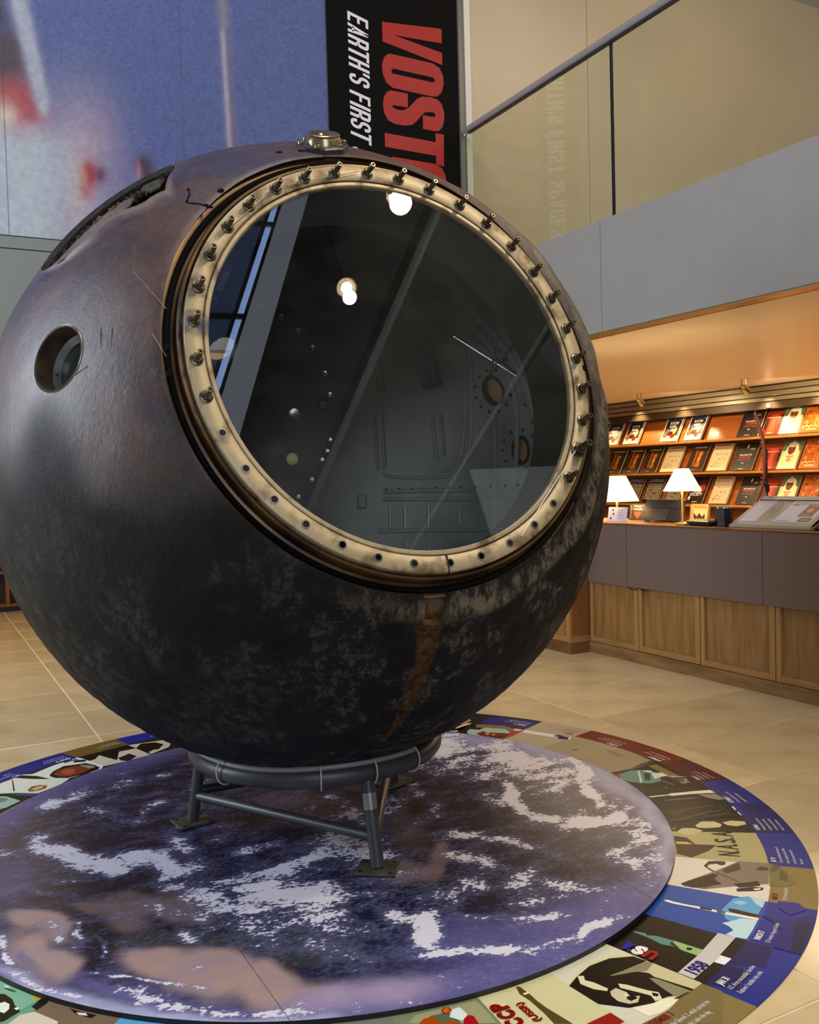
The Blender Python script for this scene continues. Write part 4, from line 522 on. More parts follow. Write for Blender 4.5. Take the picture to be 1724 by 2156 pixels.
def earth():
    R = 1.339; Z0 = .0175
    root = thing('earth_floor_disc', 'round raised floor panel printed with a cloudy planet Earth', 'floor disc', DC)
    m = mat('earth_print', (1, 1, 1), .26, paint=True, spec=.08); nt = m.node_tree; N = nt.nodes; L = nt.links
    b = N['Principled BSDF']; at = N.new('ShaderNodeAttribute'); at.attribute_name = 'paint'; cl = N.new('ShaderNodeAttribute'); cl.attribute_name = 'cloud'
    tc = N.new('ShaderNodeTexCoord')
    # domain warp so that the cloud noise runs in swirls
    w1 = N.new('ShaderNodeTexNoise'); w1.inputs['Scale'].default_value = 3.2; w1.inputs['Detail'].default_value = 3; L.new(tc.outputs['Object'], w1.inputs[0])
    vs = N.new('ShaderNodeVectorMath'); vs.operation = 'SCALE'; vs.inputs[3].default_value = .14; L.new(w1.outputs['Color'], vs.inputs[0])
    va = N.new('ShaderNodeVectorMath'); va.operation = 'ADD'; L.new(tc.outputs['Object'], va.inputs[0]); L.new(vs.outputs[0], va.inputs[1])
    mp = N.new('ShaderNodeMapping'); mp.inputs['Rotation'].default_value = (0, 0, .55); mp.inputs['Scale'].default_value = (1, 1.7, 1); L.new(va.outputs[0], mp.inputs[0])
    n1 = N.new('ShaderNodeTexNoise'); n1.inputs['Scale'].default_value = 7; n1.inputs['Detail'].default_value = 15; n1.inputs['Roughness'].default_value = .62; L.new(mp.outputs[0], n1.inputs[0])
    n2 = N.new('ShaderNodeTexNoise'); n2.inputs['Scale'].default_value = 52; n2.inputs['Detail'].default_value = 8; n2.inputs['Roughness'].default_value = .62; mp2 = N.new('ShaderNodeMapping'); mp2.inputs['Scale'].default_value = (1, 1.5, 1); mp2.inputs['Rotation'].default_value = (0, 0, .6); L.new(tc.outputs['Object'], mp2.inputs[0]); L.new(mp2.outputs[0], n2.inputs[0])
    mx = N.new('ShaderNodeMath'); mx.operation = 'MULTIPLY_ADD'; mx.inputs[1].default_value = .75; L.new(n2.outputs[0], mx.inputs[0]); L.new(n1.outputs[0], mx.inputs[2])
    sub = N.new('ShaderNodeMath'); sub.operation = 'MULTIPLY_ADD'; sub.inputs[1].default_value = .32; L.new(cl.outputs['Fac'], sub.inputs[0]); L.new(mx.outputs[0], sub.inputs[2])
    mr = N.new('ShaderNodeMapRange'); mr.interpolation_type = 'SMOOTHSTEP'; mr.inputs[1].default_value = 1.08; mr.inputs[2].default_value = 1.145; L.new(sub.outputs[0], mr.inputs[0])
    # thin veil
    vr = N.new('ShaderNodeMapRange'); vr.inputs[1].default_value = .82; vr.inputs[2].default_value = 1.15; vr.inputs[4].default_value = .55; L.new(sub.outputs[0], vr.inputs[0])
    gv = N.new('ShaderNodeMapRange'); gv.inputs[1].default_value = .3; gv.inputs[2].default_value = .7; gv.inputs[3].default_value = .9; gv.inputs[4].default_value = 1.1; L.new(n2.outputs[0], gv.inputs[0])
    hs = N.new('ShaderNodeHueSaturation'); L.new(at.outputs['Color'], hs.inputs['Color']); L.new(gv.outputs[0], hs.inputs['Value'])
    mv = N.new('ShaderNodeMix'); mv.data_type = 'RGBA'; L.new(vr.outputs[0], mv.inputs[0]); L.new(hs.outputs[0], mv.inputs[6]); mv.inputs[7].default_value = (*srgb('6c70a0'), 1)
    mm = N.new('ShaderNodeMix'); mm.data_type = 'RGBA'; L.new(mr.outputs[0], mm.inputs[0]); L.new(mv.outputs[2], mm.inputs[6]); mm.inputs[7].default_value = (*srgb('d0d0e2'), 1)
    L.new(mm.outputs[2], b.inputs['Base Color'])
    CC = {'L': 'a38a86', 'B': '665654', 'G': '34363e', 'V': '55528a', 'N': '191a2c', 'W': 'a8acd0', 'P': 'a592b0'}
    for x0, x1 in ((-R, -.590), (-.5885, .6315), (.633, R)):
        nx = max(6, int((x1-x0)/.011)); xs = np.linspace(x0, x1, nx); ny = 240
        T = np.linspace(-1, 1, ny); X = np.repeat(xs[None], ny, 0); H = np.sqrt(np.clip(R*R-X*X, 1e-7, None)); Y = T[:, None]*H
        col = np.zeros(X.shape+(3,)); rad = np.hypot(X, Y)/R
        col[:] = srgb('191a2e')
        edge = np.clip((rad-.78)/.22, 0, 1)[..., None]**2; col = col*(1-edge*.6)+np.array(srgb('6a68a0'))*edge*.6
        cloud = np.zeros(X.shape)
        Q = np.stack([X.ravel(), Y.ravel(), np.zeros(X.size)], 1); WX = (.030*vnoise(Q, 5, 21)+.014*vnoise(Q, 17, 22)+.006*vnoise(Q, 45, 25)).reshape(X.shape); WY = (.030*vnoise(Q, 5, 23)+.014*vnoise(Q, 17, 24)+.006*vnoise(Q, 45, 26)).reshape(X.shape)
        for ch, cx, cy, ax, ay, bx, by, amp in EARTH:
            det = (ax*by-ay*bx)
            if abs(det) < 1: continue
            dx = (X+WX)*1000-cx; dy = (Y+WY)*1000-cy; u = (dx*by-dy*bx)/det; v = (ax*dy-ay*dx)/det
            g = np.exp(-(u*u+v*v)**(1.25 if ch in 'CVWP' else 2.2)*.8)
            if ch == 'C': cloud = np.maximum(cloud, np.clip(amp, 0, 1.6)*g)+.15*np.minimum(cloud, g)
            else:
                wg = np.clip(amp*g*1.25, 0, .95)[..., None]; col = col*(1-wg)+np.array(srgb(CC[ch]))*wg
        v = np.stack([X, Y, np.full(X.shape, Z0)], -1).reshape(-1, 3)
        f = [(j*nx+i, j*nx+i+1, (j+1)*nx+i+1, (j+1)*nx+i) for j in range(ny-1) for i in range(nx-1)]
        me = bpy.data.meshes.new('printed_board'); me.from_pydata([tuple(p) for p in v.tolist()], [], f)
        a = me.color_attributes.new('paint', 'FLOAT_COLOR', 'POINT'); a.data.foreach_set('color', np.concatenate([col, np.ones(X.shape+(1,))], 2).ravel())
        c = me.attributes.new('cloud', 'FLOAT', 'POINT'); c.data.foreach_set('value', cloud.ravel())
        me.materials.append(m); me.polygons.foreach_set('use_smooth', [True]*len(f))
        o = bpy.data.objects.new('printed_board', me); link(o, root)
    e = MB(); e.lathe([(R-.02, .0032), (R+.0005, .0032), (R+.0005, .0165), (R-.004, .0172), (R-.02, .0172)], Matrix.Translation(DC), 180)
    e.build('black_rim', mat('black_board_edge', srgb('17161c'), .5), root, smooth=True)
earth()
# ------------------------------------------------------------------ support stand
M_STAND = mat('grey_painted_steel', srgb('3f4045'), .42, .2, col2=srgb('34353a'), nscale=14, lo=.5, hi=.75)
stand = thing('support_stand', 'grey tubular steel stand with three feet under the sphere', 'stand', (1.36, 3.33, .0176))
SZ = 1.433
rr_ = .455; rz = SZ-math.sqrt((1.15+.036)**2-rr_**2)
MB().tube([(1.355+rr_*math.cos(a), 3.34+rr_*math.sin(a), rz) for a in [2*PI*i/72 for i in range(72)]], .036, 14, closed=True).build('ring_tube', M_STAND, stand, smooth=True)
feet = [(.925, 3.60), (1.353, 2.815), (1.812, 3.585)]
M_FOOT = mat('worn_steel_plate', srgb('3c3a38'), .55, .5, col2=srgb('54504a'), nscale=20)
tops = []
for i, (x, y) in enumerate(feet):
    d = Vector((x-1.355, y-3.34, 0)).normalized(); top = Vector((1.355, 3.34, 0))+d*rr_; top.z = rz-.01; tops.append(top)
    leg = MB().tube([top, (x, y, .028)], .0235, 16).build('leg', M_STAND, stand, smooth=True)
    rot = (math.radians(8), math.radians(-38), math.radians(15))[i]
    pl = MB(); Mx = Matrix.Translation((x, y, .0178))@Matrix.Rotation(rot, 4, 'Z')
    pl.bbox((-.072, -.062, 0), (.072, .062, .010), .003, Mx); fo = pl.build('foot_plate', M_FOOT, stand)
    bt = MB()
    for sx in (-.052, .052):
        for sy in (-.044, .044): bt.lathe([(.007, 0), (.007, .012), (.004, .0135)], Mx@Matrix.Translation((sx, sy, 0)), 8)
    bo = bt.build('bolt', M_BLACK, None, off=(0, 0, 0)); bo.parent = fo; bo.location = (-stand.location.x, -stand.location.y, -stand.location.z)
def onleg(i, z):
    t = tops[i]; x, y = feet[i]; u = (z-.02)/(t.z-.02); return Vector((x+(t.x-x)*u, y+(t.y-y)*u, z))
for i, j, z in ((0, 1, .125), (1, 2, .125), (0, 2, .145)):
    MB().tube([onleg(i, z), onleg(j, z)], .0185, 14).build('brace', M_STAND, stand, smooth=True)
tp = MB(); a = onleg(1, .215); b_ = onleg(1, .27); tp.tube([a, b_], .0248, 16, cap=False); tp.build('silver_tape', mat('silver_tape', srgb('8a8c8e'), .35, .5), stand, smooth=True)
cab_ = thing('power_cable', 'grey cable clipped along the ring of the stand under the sphere', 'cable', (1.36, 3.33, rz))
MB().tube([(1.355+(rr_+.012+.004*math.sin(a*5))*math.cos(a), 3.34+(rr_+.012)*math.sin(a), rz+.036+.004*math.sin(a*3)) for a in [PI*.93+PI*.72*i/40 for i in range(41)]], .011, 10).build('cord', mat('grey_cable', srgb('7c8184'), .4), cab_, smooth=True)
for a in (3.55, 4.35, 4.75, 5.15):
    c = Vector((1.355+rr_*math.cos(a), 3.34+rr_*math.sin(a), rz+.006)); er = Vector((math.cos(a), math.sin(a), 0))
    MB().tube([c+er*(.046*math.cos(t))+Vector((0, 0, .05*math.sin(t))) for t in [2*PI*i/16 for i in range(16)]], .0028, 6, closed=True).build('cable_tie', mat('white_tie', srgb('b8b4aa'), .5), cab_, smooth=True)
# ------------------------------------------------------------------ descent module
C = Vector((1.350, 3.344, 1.433)); n_ = Vector((-.026, -.952, .306)).normalized()
e1 = Vector((0, 0, 1)).cross(n_).normalized(); e2 = n_.cross(e1)
mod = thing('descent_module', 'charred spherical space capsule with a round glazed hatch, on the stand', 'space capsule', (C.x, C.y, .284))
nv, e1v, e2v, Cv = (np.array(v) for v in (n_, e1, e2, C))
U0 = np.array((-.685, -.369, .628)); UA = np.array((.726, -.283, .626)); UB = np.array((-.054, .885, .462))
HINGE = [(-.23, .15), (-.196, .109), (-.168, .09), (-.14, .06), (-.104, .045), (-.06, .03), (-.027, .055), (.03, .045), (.056, .012), (.10, -.02), (.15, -.01), (.17, -.03), (.2, .04), (.23, .12), (.26, .17)]
def shield():
    NP, NT = 600, 230; th0 = math.asin(.722/1.15)
    th = th0+(PI-th0)*np.linspace(0, 1, NT)**1.08; th[-1] = PI-.012
    ph = np.linspace(0, 2*PI, NP, endpoint=False)
    TH, PH = np.meshgrid(th, ph, indexing='ij')
    D = nv*np.cos(TH)[..., None]+(e1v*np.cos(PH)[..., None]+e2v*np.sin(PH)[..., None])*np.sin(TH)[..., None]
    d = D.reshape(-1, 3); TF = TH.ravel(); PF = PH.ravel()
    r = 1.15+.0022*vnoise(d, 5, 1)+.0012*vnoise(d, 14, 2)
    low = np.clip((-.05-d[:, 2])*3, 0, 1); r += low*(.0022*vnoise(d, 26, 3)+.0013*vnoise(d, 60, 4))
    # ragged raised lip on the right and lower side of the hatch
    rho = 1.15*np.sin(TF); front = TF < 1.3; side = np.clip(np.cos(PF+.35)*1.3+.25, 0, 1)
    lipn = vnoise(d, 11, 5)
    r += np.where(front, side*.013*np.exp(-((rho-.775-.012*lipn)/.016)**2)*(1+.6*lipn)-side*.014*np.exp(-((rho-.728)/.022)**2), 0)
    r -= np.where(front, .004*np.exp(-((rho-.722)/.006)**2), 0)
    # flattened and torn skin high on the left
    a = d@UA; b = d@UB; up = (d@U0) > .75
    hb = np.interp(a, [p[0] for p in HINGE], [p[1] for p in HINGE]); t = np.clip((b-hb)/.20, 0, 1)
    win = np.clip((a+.24)/.05, 0, 1)*np.clip((.23-a)/.05, 0, 1)
    dep = (.052*t+.012*np.sin(a*34+b*10)*t*(1-t)*4)*win*(b < .262)*up
    below = np.exp(-((b-hb+.02)/.045)**2)*win*up*.008
    r = r-.5*below+.004*np.exp(-((b-hb+.008)/.014)**2)*win*up-.006*np.exp(-((b-hb+.07+.03*np.sin(a*14))/.022)**2)*win*up
    # channel below the hatch
    q = np.array(SHIELD['notch']).mean(0); q /= np.linalg.norm(q)
    dv = d-q; da = dv@e1v; db = dv@e2v
    ch = ((np.abs(da) < .030+.006*vnoise(d, 40, 8)) & (db > -.06+.01*vnoise(d, 30, 9)) & (db < .09) & (d@q > .9)); r -= ch*.024
    P = Cv+d*r[:, None]
    # masks
    stain = np.zeros(len(d)); sp = np.array(SHIELD['stain'])
    for s0, s1, w in zip(sp[:-1], sp[1:], (.026, .030, .026, .022, .018, .014, .010)):
        seg = s1-s0; tt = np.clip(((d-s0)@seg)/(seg@seg), 0, 1); ds = np.linalg.norm(d-(s0+tt[:, None]*seg), axis=1)
        w2 = w*(1+.45*vnoise(d, 30, 6)); stain = np.maximum(stain, np.clip(1.6-ds/w2, 0, 1))
    stain = np.maximum(stain, ch*.6)
    mar = np.clip(.5+1.5*(d[:, 2]-.12)+.35*vnoise(d, 2.2, 7)+.25*vnoise(d, 7, 11)-.25*d[:, 0], 0, 1)
    bare_ridge_lit = np.clip(t*.8+.9*np.exp(-((b-hb+.01)/.018)**2)+.3*np.exp(-((b-hb+.05)/.03)**2), 0, 1)*win*up*(b < .262)  # bare torn skin, plus a ridge highlight painted along the hinge
    lip = np.where(front, np.exp(-((rho-.76)/.028)**2)*np.clip(side+.15, 0, 1), 0)
    V = P.tolist(); F = []
    idx = np.arange(NT*NP).reshape(NT, NP); A = idx[:-1]; B = idx[1:]
    F += np.stack([A, B, np.roll(B, -1, 1), np.roll(A, -1, 1)], -1).reshape(-1, 4).tolist()
    # inner side of the shell and the lip that joins them
    prof = [(.722, .868), (.722, .838)]+[(1.088*math.sin(x), 1.088*math.cos(x)) for x in np.linspace(math.asin(.722/1.088)+.004, PI-.012, 46)]
    base = len(V)
    for rr, hh in prof:
        for p in ph: V.append((Cv+nv*hh+(e1v*math.cos(p)+e2v*math.sin(p))*rr).tolist())
    for i in range(len(prof)-1):
        for j in range(NP):
            k = (j+1) % NP; F.append((base+i*NP+j, base+i*NP+k, base+(i+1)*NP+k, base+(i+1)*NP+j))
    for j in range(NP):
        k = (j+1) % NP; F.append((j, k, base+k, base+j))
    F.append(tuple(int(x) for x in idx[-1])[::-1]) ; F.append(tuple(base+(len(prof)-1)*NP+j for j in range(NP)))
    me = bpy.data.meshes.new('heat_shield'); L0 = Vector(mod.location)
    me.from_pydata([(x-L0.x, y-L0.y, z-L0.z) for x, y, z in V], [], F)
    ex = np.zeros((len(V), 4)); ex[:, 3] = 1; k = len(d); ex[:k, 0] = stain; ex[:k, 1] = mar; ex[:k, 2] = bare_ridge_lit; ex[:k, 3] = lip; ex[k:, 0] = .75; ex[k:, 3] = 0
    c = me.color_attributes.new('masks', 'FLOAT_COLOR', 'POINT'); c.data.foreach_set('color', ex.ravel())
    me.update()
    return me
def m_shield():
    m = bpy.data.materials.new('charred_ablative_shell'); m.use_nodes = True; nt = m.node_tree; N = nt.nodes; L = nt.links; b = N['Principled BSDF']
    at = N.new('ShaderNodeAttribute'); at.attribute_name = 'masks'; sx = N.new('ShaderNodeSeparateColor'); L.new(at.outputs['Color'], sx.inputs[0])
    tc = N.new('ShaderNodeTexCoord')
    def noise(s, det=8, rough=.6, st=(1, 1, 1), rot=(0, 0, 0)):
        mp = N.new('ShaderNodeMapping'); mp.inputs['Scale'].default_value = st; mp.inputs['Rotation'].default_value = rot; L.new(tc.outputs['Object'], mp.inputs[0])
        n = N.new('ShaderNodeTexNoise'); n.inputs['Scale'].default_value = s; n.inputs['Detail'].default_value = det; n.inputs['Roughness'].default_value = rough; L.new(mp.outputs[0], n.inputs[0]); return n.outputs[0]
    def rng(src, a, b_, c=0, d=1):
        r = N.new('ShaderNodeMapRange'); r.interpolation_type = 'SMOOTHSTEP'
        for i, v in enumerate((a, b_, c, d)): r.inputs[i+1].default_value = v
        L.new(src, r.inputs[0]); return r.outputs[0]
    def mix(f, c1, c2):
        x = N.new('ShaderNodeMix'); x.data_type = 'RGBA'
        L.new(f, x.inputs[0]) if not isinstance(f, float) else setattr(x.inputs[0], 'default_value', f)
        for i, c in ((6, c1), (7, c2)):
            if isinstance(c, tuple): x.inputs[i].default_value = (*c, 1)
            else: L.new(c, x.inputs[i])
        return x.outputs[2]
    def mul(a, b_):
        x = N.new('ShaderNodeMath'); x.operation = 'MULTIPLY'; L.new(a, x.inputs[0])
        if isinstance(b_, float): x.inputs[1].default_value = b_
        else: L.new(b_, x.inputs[1])
        return x.outputs[0]
    big = noise(1.6, 5); mid = noise(5, 9, .65); fine = noise(30, 12, .75, (1, 1, .55), (.3, .2, .4)); spk = noise(70, 5, .6)
    c = mix(rng(mid, .35, .7), srgb('0e0e10'), srgb('1c1c1f'))
    inv = N.new('ShaderNodeMath'); inv.operation = 'SUBTRACT'; inv.inputs[0].default_value = 1; L.new(sx.outputs[1], inv.inputs[1])
    vo = N.new('ShaderNodeTexVoronoi'); vo.feature = 'DISTANCE_TO_EDGE'; vo.inputs['Scale'].default_value = 26
    mpv = N.new('ShaderNodeMapping'); L.new(tc.outputs['Object'], mpv.inputs[0]); nv1 = N.new('ShaderNodeVectorMath'); nv1.operation = 'MULTIPLY_ADD'; nzz = N.new('ShaderNodeTexNoise'); nzz.inputs['Scale'].default_value = 9; nzz.inputs['Detail'].default_value = 6
    L.new(tc.outputs['Object'], nzz.inputs[0]); L.new(nzz.outputs['Color'], nv1.inputs[0]); nv1.inputs[1].default_value = (.22, .22, .22); L.new(tc.outputs['Object'], nv1.inputs[2]); L.new(nv1.outputs[0], vo.inputs['Vector'])
    crk = rng(vo.outputs['Distance'], .01, .10)
    patch = mul(mul(mul(rng(fine, .47, .56), rng(mid, .47, .56)), inv.outputs[0]), crk)
    sp3 = N.new('ShaderNodeSeparateXYZ'); L.new(tc.outputs['Object'], sp3.inputs[0]); c = mix(mul(mul(patch, rng(sp3.outputs[0], -.6, .5, .25, .85)), rng(sp3.outputs[2], .7, 1.15, 1, .3)), c, srgb('625e54'))
    c = mix(mul(mul(rng(noise(2.6, 6, .55), .5, .7), rng(fine, .4, .7)), .35), c, srgb('4c4a4c'))
    mar = mix(rng(noise(3.4, 9, .65, (1, 1, 1.6), (.5, .2, 0)), .38, .62), srgb('3a3035'), srgb('523c38'))
    mar = mix(mul(rng(noise(2.3, 5, .5, (1, 1, 2)), .55, .75), .6), mar, srgb('3c3a58'))
    mar = mix(mul(rng(fine, .52, .72), .45), mar, srgb('75706e'))
    mar = mix(mul(rng(noise(8, 10, .7, (2.2, 1, .8), (.2, .5, 1)), .55, .7), .55), mar, srgb('2e262a'))
    c = mix(rng(sx.outputs[1], .25, .85), c, mar)
    # fine scratches
    scr = N.new('ShaderNodeTexNoise'); scr.inputs['Scale'].default_value = 5; scr.inputs['Detail'].default_value = 2
    mp = N.new('ShaderNodeMapping'); mp.inputs['Scale'].default_value = (1, 1, 26); mp.inputs['Rotation'].default_value = (.6, .9, .2); L.new(tc.outputs['Object'], mp.inputs[0]); L.new(mp.outputs[0], scr.inputs[0])
    c = mix(mul(rng(scr.outputs[0], .71, .74), .10), c, srgb('8c8680'))
    c = mix(mul(rng(sx.outputs[2], .1, .6), .55), c, srgb('8a7a72'))
    stc = mix(rng(noise(30, 8, .7), .38, .62), srgb('2e150c'), srgb('54401f'))
    c = mix(rng(sx.outputs[0], .1, .8), c, stc)
    c = mix(mul(rng(at.outputs['Alpha'], .1, .9), rng(fine, .4, .6)), c, srgb('5c5448'))
    L.new(c, b.inputs['Base Color'])
    rr = rng(sx.outputs[1], .2, .9, .58, .36); ra = N.new('ShaderNodeMath'); ra.operation = 'MULTIPLY_ADD'; ra.inputs[1].default_value = .28; L.new(mid, ra.inputs[0]); 
    sb = N.new('ShaderNodeMath'); sb.operation = 'SUBTRACT'; sb.inputs[1].default_value = .14; L.new(rr, sb.inputs[0]); L.new(sb.outputs[0], ra.inputs[2]); L.new(ra.outputs[0], b.inputs['Roughness'])
    L.new(rng(sx.outputs[1], .1, .8, .17, .5), b.inputs['Specular IOR Level'])
    h = N.new('ShaderNodeMath'); h.operation = 'MULTIPLY_ADD'; L.new(fine, h.inputs[0]); h.inputs[1].default_value = 1.0; L.new(mul(spk, .5), h.inputs[2])
    bp = N.new('ShaderNodeBump'); bp.inputs['Distance'].default_value = .006; L.new(h.outputs[0], bp.inputs['Height']); L.new(rng(sx.outputs[1], .1, .8, .8, .32), bp.inputs['Strength'])
    L.new(bp.outputs[0], b.inputs['Normal']); return m
M_SHIELD = m_shield()
M_INSUL = mat('burnt_insulation', srgb('120d09'), .9, col2=srgb('5c4420'), nscale=16, detail=10, lo=.52, hi=.64, bump=1.0, bscale=30)
_low = [Vector(v) for v in TEAR['low']]
OPEN_ = [(v.dot(Vector(UA)), v.dot(Vector(UB))) for v in _low]+[(.262, .19), (.24, .235), (.20, .268), (.15, .279), (.09, .286), (.03, .288), (-.03, .286), (-.085, .278), (-.14, .259), (-.19, .228), (-.225, .185)]
def cutter(chart, r0, r1):
    random.seed(4); pts = []
    m = len(chart)
    for i in range(m):
        p, q = chart[i], chart[(i+1) % m]
        for k in range(3):
            t = k/3; jx = random.uniform(-.0035, .0035) if k else 0; pts.append((p[0]+(q[0]-p[0])*t+jx, p[1]+(q[1]-p[1])*t+jx))
    vs = []
    for r in (r0, r1):
        for a, b in pts:
            c = math.sqrt(max(.2, 1-a*a-b*b)); v = U0*c+UA*a+UB*b; vs.append(Cv+v*r)
    k = len(pts); fs = [tuple(range(k)), tuple(range(2*k-1, k-1, -1))]+[(i, k+i, k+(i+1) % k, (i+1) % k) for i in range(k)]
    return vs, fs
def boolean(target, cutters):
    for vs, fs in cutters:
        me = bpy.data.meshes.new('cut'); L0 = target.matrix_world.translation if not target.parent else target.parent.location
        me.from_pydata([(p[0]-L0[0], p[1]-L0[1], p[2]-L0[2]) for p in vs], [], fs); me.validate(); me.update()
        import bmesh
        bm = bmesh.new(); bm.from_mesh(me); bmesh.ops.recalc_face_normals(bm, faces=bm.faces); bm.to_mesh(me); bm.free()
        co = bpy.data.objects.new('cut', me); link(co, target.parent)
        md = target.modifiers.new('b', 'BOOLEAN'); md.operation = 'DIFFERENCE'; md.object = co; md.solver = 'EXACT' if len(fs) > 30 and False else 'FAST'
        bpy.context.view_layer.update(); dg = bpy.context.evaluated_depsgraph_get()
        new = bpy.data.meshes.new_from_object(target.evaluated_get(dg)); target.modifiers.clear(); old = target.data; target.data = new
        new.name = old.name; bpy.data.meshes.remove(old); bpy.data.objects.remove(co)
def cyl_cut(u, r, a, b, n=64):
    M = frame(C, Vector(u)); vs = []; 
    for h in (a, b): vs += [M@Vector((r*math.cos(2*PI*i/n), r*math.sin(2*PI*i/n), h)) for i in range(n)]
    return vs, [tuple(range(n)), tuple(range(2*n-1, n-1, -1))]+[(i, n+i, n+(i+1) % n, (i+1) % n) for i in range(n)]
PORT = Vector((-.843, -.471, .255)).normalized()
ports = [(Vector(p[0]).normalized(), p[1]) for p in CABIN['ports']]
import bmesh
me = shield(); hs_o = bpy.data.objects.new('heat_shield', me); link(hs_o, mod)
bm = bmesh.new(); bm.from_mesh(me); bmesh.ops.recalc_face_normals(bm, faces=bm.faces); bm.to_mesh(me); bm.free()
boolean(hs_o, [cyl_cut(PORT, .100, .9, 1.3)]+[cyl_cut(u, r+.012, .9, 1.3, 40) for u, r in ports]+[cutter(OPEN_, 1.02, 1.35)])
hs_o.data.materials.clear(); hs_o.data.materials.append(M_SHIELD)
hs_o.data.polygons.foreach_set('use_smooth', [True]*len(hs_o.data.polygons)); hs_o.data.set_sharp_from_angle(angle=math.radians(40))
# insulation layer, seen in the tears
def cap_sphere(r, th0, name, m, nt=60, npn=160, inward=False, rough=0, th1=PI-.01):
    V = []; F = []
    for i in range(nt):
        t = th0+(th1-th0)*i/(nt-1)
        for j in range(npn):
            p = 2*PI*j/npn; dd = nv*math.cos(t)+(e1v*math.cos(p)+e2v*math.sin(p))*math.sin(t)
            q = r+(rough*mnoise.noise(Vector(dd)*14)+rough*.6*mnoise.noise(Vector(dd)*40) if rough else 0); V.append(Cv+dd*q)
    for i in range(nt-1):
        for j in range(npn):
            k = (j+1) % npn; f = (i*npn+j, (i+1)*npn+j, (i+1)*npn+k, i*npn+k); F.append(f[::-1] if inward else f)
    F.append(tuple((nt-1)*npn+j for j in range(npn)))
    mb = MB(); mb.add(V, F); return mb.build(name, m, mod, smooth=True)
ins = cap_sphere(1.074, .74, 'insulation_layer', M_INSUL, 140, 420, rough=.012)
def punch(o, holes, R_):
    b_ = bmesh.new(); b_.from_mesh(o.data); L_ = Vector(mod.location); kill = []
    for f in b_.faces:
        c_ = (f.calc_center_median()+L_-C).normalized()
        if any(c_.dot(u) > math.cos(r/R_) for u, r in holes): kill.append(f)
    bmesh.ops.delete(b_, geom=kill, context='FACES'); b_.to_mesh(o.data); b_.free()
punch(ins, [(PORT, .092)]+[(u, r+.010) for u, r in ports], 1.074)
ins.data.materials.clear(); ins.data.materials.append(M_INSUL)
# hatch frame
HM = Matrix(((e1.x, e2.x, n_.x, C.x), (e1.y, e2.y, n_.y, C.y), (e1.z, e2.z, n_.z, C.z), (0, 0, 0, 1)))
M_FL = mat('worn_hatch_flange', srgb('9d8f74'), .45, .2, col2=srgb('5c492b'), nscale=13, detail=12, lo=.50, hi=.66, bump=.25, bscale=14, rough2=.5)
M_FL2 = mat('dark_bronze_seal', srgb('5a4020'), .35, .5, col2=srgb('2c1c10'), nscale=5, lo=.4, hi=.6)
MB().lathe([(.612, .905), (.612, .9235), (.616, .926), (.655, .9285), (.661, .926), (.663, .921), (.663, .88), (.612, .88)], HM, 220, closed=True).build('hatch_flange', M_FL, mod, smooth=True, label='worn cream metal ring around the hatch')
MB().lathe([(.594, .903), (.594, .919), (.597, .922), (.606, .922), (.609, .919), (.609, .903)], HM, 200, closed=True).build('glazing_bead', M_FL, mod, smooth=True)
MB().lathe([(.6095, .900), (.6095, .915), (.6115, .915), (.6115, .900)], HM, 160, closed=True).build('gasket', M_BLACK, mod)
MB().lathe([(.666, .86), (.666, .907), (.670, .913), (.677, .913), (.681, .905), (.682, .875), (.700, .868), (.722, .872), (.722, .83), (.666, .83)], HM, 200, closed=True).build('seal_channel', M_FL2, mod, smooth=True)
MB().lathe([(.690, .872), (.694, .880), (.700, .882), (.706, .880), (.709, .872)], HM, 200, closed=True).build('seal_bead', M_MATT, mod, smooth=True)
MB().lathe([(.593, .70), (.593, .903), (.610, .903), (.612, .70)], HM, 160, closed=True).build('hatch_throat', mat('throat_metal', srgb('4a4a48'), .4, .7), mod, smooth=True)
M_WIN = glassmat('hatch_acrylic', (.97, .97, .965), gain=1.25, haze=.006)
MB().lathe([(0, .908), (.5945, .908), (.5945, .916), (0, .916)], HM, 160).build('window_pane', M_WIN, mod)
# bolts and empty bolt holes
M_BOLT = mat('steel_bolt', srgb('6e6658'), .32, .85, col2=srgb('4a4236'), nscale=60)
bt = MB(); bt.lathe([(.019, 0), (.019, .003), (.0175, .004)], None, 16); bt.lathe([(.0145, .003), (.0145, .013), (.0125, .0148)], None, 6); bt.lathe([(.0088, .011), (.0088, .048), (.0076, .050), (.0038, .050), (.0038, .042)], None, 14)
bolt = bt.build('bolt', M_BOLT, mod, smooth=True, off=(0, 0, 0))
hb_ = MB(); hb_.lathe([(.0085, .0005), (.0095, .0028), (.0125, .0028), (.0135, .0002)], None, 20)
hole_l = hb_.build('bolt_hole_collar', M_ALU, mod, smooth=True, off=(0, 0, 0))
hc = MB(); hc.lathe([(0, .0008), (.0090, .0008)], None, 20); hole_c = hc.build('bolt_hole', M_BLACK, mod, off=(0, 0, 0))
f1 = True; f2 = True
for k in range(36):
    a = math.radians(-167.9-10*k+.2*math.sin(k*2.3)); 
    P0 = HM@Vector((.636*math.cos(a), .636*math.sin(a), .9272)); Mx = frame(P0, n_, e1)@Matrix.Rotation(k*.7, 4, 'Z'); Mx.translation -= Vector(mod.location)
    if k < 24:
        if f1: o = bolt; f1 = False
        else: o = link(bolt.copy(), mod)
        o.matrix_basis = Mx@(Matrix.Scale(1.35, 4) if k == 22 else I4)
    else:
        if f2: o, o2 = hole_l, hole_c; f2 = False
        else: o, o2 = link(hole_l.copy(), mod), link(hole_c.copy(), mod)
        o.matrix_basis = Mx; o2.matrix_basis = Mx
